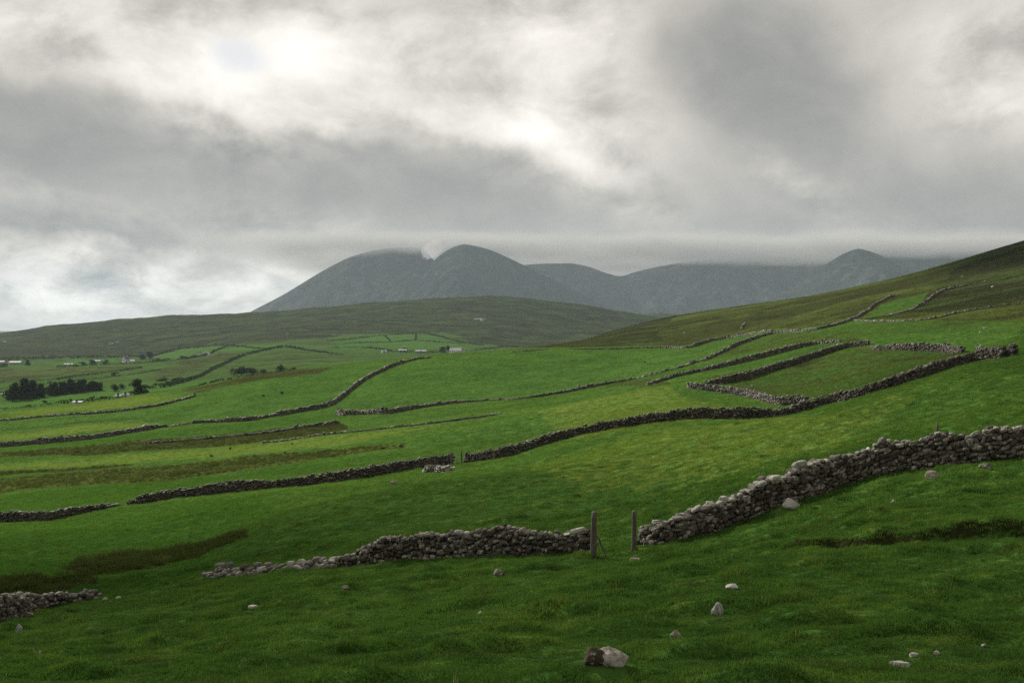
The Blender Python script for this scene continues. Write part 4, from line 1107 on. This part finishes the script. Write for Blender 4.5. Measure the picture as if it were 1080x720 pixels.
def outcrop():
    p0 = cast(505, 337, 1500, 2040); r = np.random.default_rng(4); par = []
    for k in range(16):
        x = p0[0] + r.normal() * 6; y = p0[1] + r.normal() * 8
        s = r.uniform(1.0, 2.6)
        par.append(place_rocks(LIB_MID, np.array([[x, y, float(H(x, y)) + s * .2]]), np.array([[s * 1.6, s, s * .5]]), np.array([[1., 0, 0]]), np.array([[0, 1., 0]]), np.array([[0, 0, 1.]]), r))
    V, Fm = merge(par)
    tag(mesh_obj('rock_outcrop', V - p0, Fm, M['pale'], loc=p0), 'pale rock outcrop on the brown moor hill', 'rock outcrop')
outcrop()

# ------------------------------------------------------------------ posts
def post(px, py, wpx, hpx, label, lo, hi, seed, lean=0.0, name='gatepost', cat='gatepost', round_=False):
    p = cast(px, py, lo, hi); w = wpx * p[1] / F; h = hpx * p[1] / F
    r = np.random.default_rng(seed); n = 9; sd = 10
    pts = [(lean * h * t + r.normal() * w * .03, r.normal() * w * .03, -.35 + (h + .35) * t) for t in np.linspace(0, 1, n)]
    rad = [w / 2 * (1.05 - .12 * t) * (1 + r.normal() * .03) for t in np.linspace(0, 1, n)]; rad[-1] *= .86
    v, f = cyl_path(pts, rad, sd)
    o = mesh_obj(name, v, f, M['wood'], loc=p); tag(o, label, cat)
    o.rotation_euler[2] = R(20)
    return o
post(625.5, 586.5, 6.4, 47, 'thick weathered wooden gatepost at the end of the round-stone wall', 25, 60, 1, .03)
post(668.7, 579.5, 5.0, 41, 'slimmer weathered gatepost where the long dark wall begins', 25, 60, 2)
post(988.3, 482, 2.2, 36, 'thin wooden stake behind the long dark wall at right', 32, 60, 3, name='stake', cat='stake')
post(476.6, 489.8, 1.6, 13.5, 'left dark post of the small gate in the middle wall', 70, 200, 4)
post(486.8, 489, 1.7, 14.5, 'right dark post of the small gate in the middle wall', 70, 200, 5)
def brace():
    a = cast(628.5, 585, 25, 60); a[1] -= .15; k = a[1] / F
    pts = [(-.0, 0, 21 * k), (.10, .0, 17.5 * k), (5 * k, -.02, 12 * k), (8.5 * k, -.05, 5.5 * k), (10.5 * k, -.08, -1.5 * k), (11 * k, -.1, -3 * k)]
    v, f = cyl_path(pts, [.026, .028, .028, .023, .017, .012], 7)
    tag(mesh_obj('bent_stick', v, f, M['wood'], loc=a), 'thin bent stick leaning against the thick gatepost', 'stick')
brace()
def wire_gate():
    a = cast(477.5, 489.5, 70, 200); b = cast(486, 489, 70, 200); par = []
    a[1] -= .05; b[1] -= .05
    for h in (.25, .6, .95):
        par.append(cyl_path([a + [0, 0, h], (a + b) / 2 + [0, 0, h - .03], b + [0, 0, h]], [.012] * 3, 4))
    org = (a + b) / 2
    o = empty('wire_gate', org); tag(o, 'faint wire gate strung across the small gap in the middle wall', 'gate')
    V, Fm = merge(par); mesh_obj('wire', V - org, Fm, M['wood'], o)
    v, f = cyl_path([org + [0, 0, .1], org + [0, 0, 1.0]], [.015, .015], 5); mesh_obj('stretcher', v - org, f, M['wood'], o)
wire_gate()

# ------------------------------------------------------------------ grass and rushes (stuff)
def clump(name, n, rad, h0, h1, wid, mat, seed, bend=.5, seg=2, spread=1.0):
    r = np.random.default_rng(seed); V, Fc = [], []
    for k in range(n):
        t = r.uniform(0, 2 * np.pi); q = rad * math.sqrt(r.uniform()); x, y = q * math.cos(t), q * math.sin(t)
        h = r.uniform(h0, h1) * (1 - .35 * q / rad); a = r.uniform(0, 2 * np.pi); b = r.uniform(.2, 1) * bend * h * spread
        wx, wy = -math.sin(a) * wid * .5, math.cos(a) * wid * .5; dx, dy = math.cos(a) * b, math.sin(a) * b
        i = len(V)
        V += [(x - wx, y - wy, -.02), (x + wx, y + wy, -.02)]
        if seg == 2:
            V += [(x - wx * .8 + dx * .3, y - wy * .8 + dy * .3, h * .6), (x + wx * .8 + dx * .3, y + wy * .8 + dy * .3, h * .6), (x + dx, y + dy, h)]
            Fc += [(i, i + 1, i + 3, i + 2), (i + 2, i + 3, i + 4)]
        else:
            V += [(x + dx, y + dy, h)]; Fc += [(i, i + 1, i + 2)]
    me = bpy.data.meshes.new(name); me.from_pydata(V, [], Fc); me.update(); me.materials.append(M[mat])
    return bpy.data.objects.new(name, me)

def scatter(name, label, cat, pts, rotz, scl, idx, mask, tone, sources):
    me = bpy.data.meshes.new(name); n = len(pts)
    me.vertices.add(n); me.vertices.foreach_set('co', pts.astype(np.float32).ravel())
    rot = np.zeros((n, 3), np.float32); rot[:, 2] = rotz
    me.attributes.new('rot', 'FLOAT_VECTOR', 'POINT').data.foreach_set('vector', rot.ravel())
    me.attributes.new('scl', 'FLOAT_VECTOR', 'POINT').data.foreach_set('vector', scl.astype(np.float32).ravel())
    me.attributes.new('pick', 'INT', 'POINT').data.foreach_set('value', idx.astype(np.int32))
    if mask is not None:
        me.attributes.new('mask', 'FLOAT_COLOR', 'POINT').data.foreach_set('color', mask.astype(np.float32).ravel())
        me.attributes.new('tone', 'FLOAT', 'POINT').data.foreach_set('value', tone.astype(np.float32))
    o = bpy.data.objects.new(name, me); COL.objects.link(o)
    ng = bpy.data.node_groups.new(name + '_scatter', 'GeometryNodeTree')
    ng.interface.new_socket('Geometry', in_out='INPUT', socket_type='NodeSocketGeometry')
    ng.interface.new_socket('Geometry', in_out='OUTPUT', socket_type='NodeSocketGeometry')
    nn, ll = ng.nodes, ng.links
    gi = nn.new('NodeGroupInput'); go = nn.new('NodeGroupOutput')
    iop = nn.new('GeometryNodeInstanceOnPoints'); jn = nn.new('GeometryNodeJoinGeometry')
    for s in reversed(sources):
        oi = nn.new('GeometryNodeObjectInfo'); oi.inputs['Object'].default_value = s; oi.inputs['As Instance'].default_value = True
        ll.new(oi.outputs['Geometry'], jn.inputs[0])
    def attr(nm, t):
        a = nn.new('GeometryNodeInputNamedAttribute'); a.data_type = t; a.inputs['Name'].default_value = nm
        return a.outputs['Attribute']
    ll.new(gi.outputs[0], iop.inputs['Points']); ll.new(jn.outputs[0], iop.inputs['Instance'])
    iop.inputs['Pick Instance'].default_value = True
    ll.new(attr('pick', 'INT'), iop.inputs['Instance Index'])
    ll.new(attr('rot', 'FLOAT_VECTOR'), iop.inputs['Rotation']); ll.new(attr('scl', 'FLOAT_VECTOR'), iop.inputs['Scale'])
    ll.new(iop.outputs[0], go.inputs[0])
    md = o.modifiers.new('scatter', 'NODES'); md.node_group = ng
    tag(o, label, cat, kind='stuff')
    return o

def fan_points(r, n, y0, y1, half=.60):
    y = np.sqrt(r.uniform(y0 ** 2, y1 ** 2, n)); x = r.uniform(-half, half, n) * np.maximum(y, 7)
    return x, y

S_near = [clump('near_turf_clump', 34, .11, .030, .075, .0055, 'grass', 11, .7), clump('near_turf_clump', 34, .11, .025, .060, .0060, 'grass', 12, .9),
          clump('near_turf_clump', 26, .09, .045, .100, .0050, 'grass', 13, .8), clump('near_turf_clump', 5, .07, .08, .17, .0035, 'straw', 14, .6)]
S_near += [clump('tussock', 80, .15, .06, .14, .0050, 'grass', 15, .9)]
S_mid = [clump('mid_turf_clump', 30, .24, .05, .12, .020, 'grass', 21, .8, 1), clump('mid_turf_clump', 30, .26, .04, .10, .022, 'grass', 22, .9, 1)]
S_far = [clump('far_turf_clump', 26, .55, .07, .19, .06, 'grass', 31, .7, 1), clump('far_turf_clump', 26, .6, .06, .15, .065, 'grass', 32, .8, 1)]
S_rush = [clump('rush_clump', 46, .20, .22, .48, .014, 'rush', 41, .45), clump('rush_clump', 40, .17, .18, .40, .014, 'rush', 42, .6)]

def turf(name, label, spec, sources, seed, pick_p, hscale):
    r = np.random.default_rng(seed); X, Y, Sx = [], [], []
    for n, y0, y1, s in spec:
        x, y = fan_points(r, n, y0, y1); X.append(x); Y.append(y); Sx.append(np.full(n, s))
    x = np.concatenate(X); y = np.concatenate(Y); s = np.concatenate(Sx)
    mo, ru, so, to = pasture_mask(x, y)
    keep = (so < .45) | (r.uniform(size=len(x)) < .7)
    # keep off the wall footprints
    for W, hm in WALLS:
        if W[:, 1].min() > y.max() + 5: continue
        Wc = W[::2]
        for a in range(0, len(Wc) - 1):
            x0, y0 = Wc[a][:2]; x1, y1 = Wc[a + 1][:2]
            near = (y > min(y0, y1) - .1) & (y < max(y0, y1) + .8)
            if not near.any(): continue
            t = np.clip(((x - x0) * (x1 - x0) + (y - y0) * (y1 - y0)) / ((x1 - x0) ** 2 + (y1 - y0) ** 2 + 1e-9), 0, 1)
            dx = x - (x0 + t * (x1 - x0)); dy = y - (y0 + t * (y1 - y0))
            keep &= ~(near & (np.abs(dx) < .3) & (dy > -.02) & (dy < .62))
    for bx, by, bw, bd in BOULDERS:
        keep &= ~((np.abs(x - bx) < bw + .03) & (y > by - bd - .16) & (y < by + bd))
    x, y, s, mo, ru, so, to = [q[keep] for q in (x, y, s, mo, ru, so, to)]
    n = len(x)
    z = H(x, y)
    tuft = np.clip(1 + 1.1 * noise2(x * .8, y * 1.1 + 5) + .5 * noise2(x * .25 + 9, y * .3), .45, 2.2)
    sc_ = np.stack([s * r.uniform(.8, 1.3, n), s * r.uniform(.8, 1.3, n), s * hscale * tuft * r.uniform(.7, 1.3, n)], -1)
    idx = r.choice(len(sources), n, p=pick_p)
    if len(sources) == 5:                                     # coarse tussocks gather in patches
        pt = noise2(x * .55 + 3, y * .8) + .5 * noise2(x * 1.7, y * 2.1)
        idx = np.where((pt > .22) & (r.uniform(size=n) < .14), 4, idx)
    mask = np.stack([mo, ru, so, np.ones(n)], -1)
    return scatter(name, label, 'grass', np.stack([x, y, z - .005], -1), r.uniform(0, 6.28, n), sc_, idx, mask, to, sources)

turf('grass', 'short grazed turf of the foreground slope', [(26000, 6.5, 15, 1.0), (46000, 15, 28, 1.35), (42000, 28, 48, 1.8)], S_near, 1, [.38, .46, .155, .005, 0], .74)
turf('grass', 'grazed turf of the middle slopes', [(60000, 48, 85, 1.0), (60000, 85, 135, 1.5)], S_mid, 2, [.5, .5], .8)
turf('grass', 'rough grass of the upper pastures', [(50000, 135, 230, 1.0), (40000, 230, 420, 1.6)], S_far, 3, [.5, .5], .8)

def rushes():
    r = np.random.default_rng(77); x, y = fan_points(r, 330000, 38, 260)
    mo, ru, so, to = pasture_mask(x, y)
    keep = ((ru > .55) & (y < 110) & (r.uniform(size=len(x)) < np.clip(.55 + 1.6 * noise2(x * .45, y * .35), .12, 1))) | (((ru > .35) | (mo > .7)) & (y >= 110) & (y < 215) & (x < 20) & (r.uniform(size=len(x)) < .20))
    x, y, ru = x[keep], y[keep], ru[keep]; n = len(x); print('rushes', n)
    s = r.uniform(.6, 1.3, n) * np.clip(1 + .9 * noise2(x * .3 + 5, y * .25), .5, 1.6)
    scatter('rushes', 'patches of brown rushes on the damp lower slopes', 'rushes', np.stack([x, y, H(x, y)], -1), r.uniform(0, 6.28, n), np.stack([s * 1.3, s * 1.3, s], -1),
            r.integers(0, 2, n), None, None, S_rush)
rushes()

# ------------------------------------------------------------------ haze and low cloud
def haze():
    v, f = box(-21000, 21000, -120, 12500, -60, 470)
    m, nt, n, l = new_mat('haze_air')
    pv = n.new('ShaderNodeVolumePrincipled'); pv.inputs['Color'].default_value = (.73, .87, 1, 1)
    pv.inputs['Density'].default_value = 0.000043; pv.inputs['Anisotropy'].default_value = .1
    o = n.new('ShaderNodeOutputMaterial'); l.new(pv.outputs[0], o.inputs['Volume'])
    tag(mesh_obj('haze', v, f, m), 'pale haze filling the air over the valley', 'haze', kind='stuff')
haze()
def low_cloud():
    v, f = box(-4200, 6200, 3900, 8600, 325, 465)
    m, nt, n, l = new_mat('low_cloud'); b = N(nt)
    P = b.node('ShaderNodeNewGeometry').outputs['Position']
    sp = b.node('ShaderNodeSeparateXYZ'); b.link(P, sp.inputs[0])
    w = b.noise(.0024, 5, .6, P)
    base = b.math('ADD', sp.outputs['Z'], b.math('MULTIPLY', b.math('SUBTRACT', w, .5), 130))
    base = b.math('ADD', base, b.rng(sp.outputs['X'], 200, 1600, 0, 22))
    d = b.rng(base, 348, 408)
    ex = b.rng(sp.outputs['X'], -1700, -700)                       # thins out to the left
    ex = b.math('MULTIPLY', ex, b.rng(b.math('ADD', sp.outputs['Z'], b.math('MULTIPLY', b.math('SUBTRACT', b.noise(.0028, 4, .6, P), .5), 120)), 458, 392))  # and upwards
    d = b.math('MULTIPLY', b.math('MULTIPLY', d, ex), .010)
    d = b.math('MULTIPLY', d, b.rng(sp.outputs['Y'], 4250, 4800))
    d = b.math('MULTIPLY', d, b.rng(sp.outputs['Z'], 464, 452))
    pv = b.node('ShaderNodeVolumePrincipled'); pv.inputs['Color'].default_value = (.56, .56, .555, 1); pv.inputs['Anisotropy'].default_value = .0
    b.link(d, pv.inputs['Density'])
    o = b.node('ShaderNodeOutputMaterial'); b.link(pv.outputs[0], o.inputs['Volume'])
    ob = mesh_obj('mist', v, f, m); tag(ob, 'low cloud hiding the mountain tops', 'mist', kind='stuff')
low_cloud()
def wisp():
    v = BV.copy(); n = fbm(v[:, 0] * 1.5 + 3, v[:, 2] * 1.5 + v[:, 1], 4, .55)
    v = v * (1 + .35 * n[:, None]) * np.array([50, 160, 44])
    v[:, 0] *= (1 + .35 * v[:, 2] / 44); v[:, 0] += v[:, 2] * .6
    m, nt, n_, l = new_mat('mist_wisp'); pv = n_.new('ShaderNodeVolumePrincipled')
    pv.inputs['Color'].default_value = (.97, .97, .97, 1); pv.inputs['Density'].default_value = .0034; pv.inputs['Anisotropy'].default_value = .2
    o = n_.new('ShaderNodeOutputMaterial'); l.new(pv.outputs[0], o.inputs['Volume'])
    tag(mesh_obj('mist', v, BF, m, loc=(-378, 4740, 368), smooth_shade=True), 'small pale wisp of mist caught in the notch left of the pointed peak', 'mist', kind='stuff')
wisp()

# ------------------------------------------------------------------ sky
SUN_AZ, SUN_EL = R(-34), R(28)          # azimuth from the view direction (+ right), elevation
def world():
    w = bpy.data.worlds.new('World'); sc.world = w; w.use_nodes = True
    nt = w.node_tree; nt.nodes.clear(); b = N(nt)
    tc = b.node('ShaderNodeTexCoord'); D = tc.outputs['Generated']
    sp = b.node('ShaderNodeSeparateXYZ'); b.link(D, sp.inputs[0])
    az = b.math('ARCTAN2', sp.outputs[0], sp.outputs[1]); el = b.math('ARCSINE', sp.outputs[2])
    def warp(scale, detail, rough, amp, base):
        nv = b.node('ShaderNodeTexNoise'); b.link(D, nv.inputs['Vector'])
        nv.inputs['Scale'].default_value = scale; nv.inputs['Detail'].default_value = detail; nv.inputs['Roughness'].default_value = rough
        m1 = b.node('ShaderNodeVectorMath', operation='MULTIPLY_ADD'); b.link(nv.outputs['Color'], m1.inputs[0])
        m1.inputs[1].default_value = amp; m1.inputs[2].default_value = tuple(-q * .5 for q in amp)
        m2 = b.node('ShaderNodeVectorMath', operation='ADD'); b.link(base, m2.inputs[0]); b.link(m1.outputs[0], m2.inputs[1])
        return m2.outputs[0]
    c0 = b.node('ShaderNodeCombineXYZ'); b.link(az, c0.inputs[0]); b.link(el, c0.inputs[1])
    cv = warp(4.5, 1.5, .5, (.12, .06, 0), c0.outputs[0])
    cv = warp(16, 4, .6, (.055, .045, 0), cv)
    def ang(px, py):
        x, z = (px - CX) / F, (HY - py) / F
        return math.atan2(x, 1), math.asin(z / math.sqrt(1 + x * x + z * z))
    def blob(px, py, sx, sy, tilt):
        a, e = ang(px, py)
        mp = b.node('ShaderNodeMapping'); mp.vector_type = 'TEXTURE'; b.link(cv, mp.inputs['Vector'])
        mp.inputs['Location'].default_value = (a, e, 0); mp.inputs['Rotation'].default_value = (0, 0, R(tilt)); mp.inputs['Scale'].default_value = (sx / F, sy / F, 1)
        dp = b.node('ShaderNodeVectorMath', operation='DOT_PRODUCT'); b.link(mp.outputs[0], dp.inputs[0]); b.link(mp.outputs[0], dp.inputs[1])
        return b.math('EXPONENT', b.math('MULTIPLY', dp.outputs['Value'], -1.0))
    def total(lst):
        acc = None
        for (*g, amp) in lst:
            t = b.math('MULTIPLY', blob(*g), amp); acc = t if acc is None else b.math('ADD', acc, t)
        return acc
    # broad masses: column, row, half-width, half-height, tilt, change of brightness
    f1 = b.noise(9, 6, .62, b.vmap(D, (1, 1, 1.7)), .3)
    dsum = total([(30, 140, 170, 66, -4, 1.0), (220, 178, 190, 50, -6, .9), (420, 205, 200, 48, 0, .85), (560, 225, 200, 50, 0, .5), (850, 110, 130, 105, -15, .9), (760, 40, 110, 60, 0, .5),
                  (1030, 210, 130, 60, 0, .6), (820, 275, 330, 46, 0, 1.0), (80, 240, 130, 14, 0, .6)])
    dark = b.math('MULTIPLY', b.rng(b.math('ADD', dsum, b.math('MULTIPLY', b.math('SUBTRACT', f1, .5), .9)), .28, .80), -.11)
    dark = b.math('ADD', dark, b.math('MULTIPLY', dsum, -.03))
    light = total([(90, 20, 260, 44, 0, .14), (215, 105, 75, 50, -35, .22), (250, 140, 40, 18, 0, .08), (320, 75, 110, 62, 0, .22), (355, 140, 45, 18, -25, .12), (460, 130, 50, 24, -20, .10),
                   (575, 60, 100, 90, -20, .18), (560, 150, 90, 40, -15, .20), (650, 190, 90, 30, -25, .17), (1050, 95, 65, 50, 20, .20), (1060, 20, 120, 30, 0, .06), (830, 185, 100, 22, -30, .13),
                   (300, 240, 120, 20, -6, .12), (50, 207, 100, 9, -10, .12), (50, 305, 130, 24, 4, .10), (190, 300, 120, 22, -8, .05), (655, 278, 50, 12, 0, .07), (270, 322, 70, 14, 0, .08)])
    f2 = b.noise(2.8, 1.5, .5, b.vmap(D, (1, 1, 2.0), (5, 3, 1)))
    wv = warp(7, 3, .55, (.10, .10, .10), D)
    vo = b.node('ShaderNodeTexVoronoi', feature='F1'); b.link(b.vmap(wv, (1, 1, 1.5)), vo.inputs['Vector'])
    vo.inputs['Scale'].default_value = 15; vo.inputs['Detail'].default_value = 2; vo.inputs['Roughness'].default_value = .6
    puff = b.rng(vo.outputs['Distance'], .1, .7, 1, 0, False)
    br = b.math('ADD', b.math('ADD', dark, light), SKYB)
    br = b.math('ADD', br, b.math('MULTIPLY', b.math('SUBTRACT', f1, .5), b.rng(light, .0, .14, .16, .62)))
    br = b.math('ADD', br, b.math('MULTIPLY', b.math('SUBTRACT', f2, .5), .08))
    f3 = b.noise(15, 5, .58, b.vmap(D, (1, 1, 2.0)), .3)
    br = b.math('ADD', br, b.math('MULTIPLY', b.math('SUBTRACT', f3, .52), b.math('MULTIPLY', blob(80, 300, 230, 44, 0), 1.15)))
    # sunlit edges of nearer puffs, only where the cover is thin and bright
    edge = b.rng(b.math('ADD', b.math('MULTIPLY', f1, .7), b.math('MULTIPLY', puff, .45)), .53, .66)
    br = b.math('ADD', br, b.math('MULTIPLY', b.math('SUBTRACT', edge, .45), b.rng(light, .02, .14, 0, .20)))
    br = b.math('ADD', br, b.rng(el, .36, .60, 0, -.05))
    col = b.ramp(b.rng(br, .45, 1.0, 0, 1, False), [(0, sr(98, 99, 99)), (.18, sr(121, 121, 119)), (.40, sr(153, 150, 144)), (.62, sr(186, 182, 175)), (.82, sr(205, 201, 195)), (1, sr(215, 212, 207))])
    sky = b.node('ShaderNodeTexSky'); sky.sky_type = 'NISHITA'; sky.sun_disc = False
    sky.sun_elevation = SUN_EL; sky.sun_rotation = SUN_AZ; sky.air_density = 1.2; sky.dust_density = 2.0
    skyc = b.mix(1.0, sky.outputs[0], (.05, .05, .05), 'MULTIPLY')
    # gaps where the blue shows
    gap = None
    for g in [(232, 50, 44, 22, -25), (55, 283, 70, 7, 0), (10, 290, 50, 8, 0), (110, 328, 70, 7, 0), (20, 335, 60, 6, 0)]:
        q = blob(*g); gap = q if gap is None else b.math('MAXIMUM', gap, q)
    gp = b.rng(b.math('ADD', gap, b.math('MULTIPLY', b.math('SUBTRACT', f1, .5), 2.2)), .35, 1.15, 0, .50)
    col = b.mix(gp, col, b.mix(.85, skyc, sr(150, 160, 176)))
    # the ground hemisphere beyond the sheet
    col = b.mix(b.rng(el, -.012, -.06), col, (0.10, 0.12, 0.10))
    bg = b.node('ShaderNodeBackground'); b.link(col, bg.inputs[0]); bg.inputs[1].default_value = 1.0
    o = b.node('ShaderNodeOutputWorld'); b.link(bg.outputs[0], o.inputs[0])
    w.cycles.sampling_method = 'NONE'
SKYB = .712
world()

def cloud(label, gx, gy, rx, ry, seed):
    """a cumulus-shaped lump, added out of view to throw shade on the ground round (gx, gy)"""
    Z = 640.0; k = Z / math.tan(SUN_EL); cx_, cy_ = gx + k * math.sin(SUN_AZ), gy + k * math.cos(SUN_AZ)
    v = BV.copy(); r = math.sqrt(rx * ry)
    n = fbm(v[:, 0] * 1.6 + seed, v[:, 1] * 1.6 + v[:, 2] * 1.3, 5, .55)
    v = v * (1 + .35 * n[:, None]); v[:, 2] = np.where(v[:, 2] < 0, v[:, 2] * .35, v[:, 2])
    v = v * np.array([rx, ry, min(rx, ry) * .45])
    o = mesh_obj('cloud', v, BF, M['cloud'], loc=(cx_, cy_, Z), smooth_shade=True)
    tag(o, label, 'cloud', kind='structure')
m_, nt_, n_, l_ = new_mat('cloud'); b_ = N(nt_)
d_ = b_.node('ShaderNodeBsdfDiffuse'); d_.inputs[0].default_value = (.8, .8, .8, 1)
t_ = b_.node('ShaderNodeBsdfTranslucent'); t_.inputs[0].default_value = (.75, .75, .75, 1)
x_ = b_.node('ShaderNodeMixShader'); b_.link(d_.outputs[0], x_.inputs[1]); b_.link(t_.outputs[0], x_.inputs[2])
o_ = b_.node('ShaderNodeOutputMaterial'); b_.link(x_.outputs[0], o_.inputs[0]); M['cloud'] = m_
cloud('grey cloud lump added to shade the near slope, above the frame', 5, -55, 140, 62, 1)
cloud('grey cloud lump added to shade the lower left field, above the frame', -50, 62, 47, 25, 2)
cloud('grey cloud lump added to shade the right-hand hill, above the frame', 320, 370, 120, 150, 3)
cloud('grey cloud lump added to shade the right flank of the middle field, above the frame', 80, 66, 48, 42, 4)

def sun():
    L = bpy.data.lights.new('sun', 'SUN'); L.energy = SUN_E; L.angle = R(1.6); L.color = (1.0, .95, .86)
    o = bpy.data.objects.new('sun', L); COL.objects.link(o)
    d = Vector((math.sin(SUN_AZ) * math.cos(SUN_EL), math.cos(SUN_AZ) * math.cos(SUN_EL), math.sin(SUN_EL)))
    o.rotation_euler = d.to_track_quat('Z', 'Y').to_euler(); o.location = (0, 0, 50)
SUN_E = 5.0
sun()

cam = bpy.data.cameras.new('camera'); co = bpy.data.objects.new('camera', cam); COL.objects.link(co)
cam.sensor_width = 36; cam.lens = 36 * F / 1080; cam.clip_end = 60000; cam.clip_start = .1
cam.shift_y = -(360 - HY) / 1080.0
co.location = (0, 0, 0); co.rotation_euler = (R(90), 0, 0)
sc.camera = co

sc.view_settings.view_transform = 'Standard'; sc.view_settings.look = 'None'; sc.view_settings.gamma = 1; sc.view_settings.use_curve_mapping = False
sc.view_settings.exposure = .70
sc.render.engine = 'CYCLES'
cy = sc.cycles
cy.max_bounces = 5; cy.diffuse_bounces = 2; cy.glossy_bounces = 1; cy.transmission_bounces = 2; cy.transparent_max_bounces = 4; cy.volume_bounces = 1
cy.use_denoising = False; cy.volume_max_steps = 48
cy.use_adaptive_sampling = True; cy.adaptive_threshold = .008
cy.sample_clamp_direct = 5; cy.sample_clamp_indirect = 2.5
cy.caustics_reflective = False; cy.caustics_refractive = False
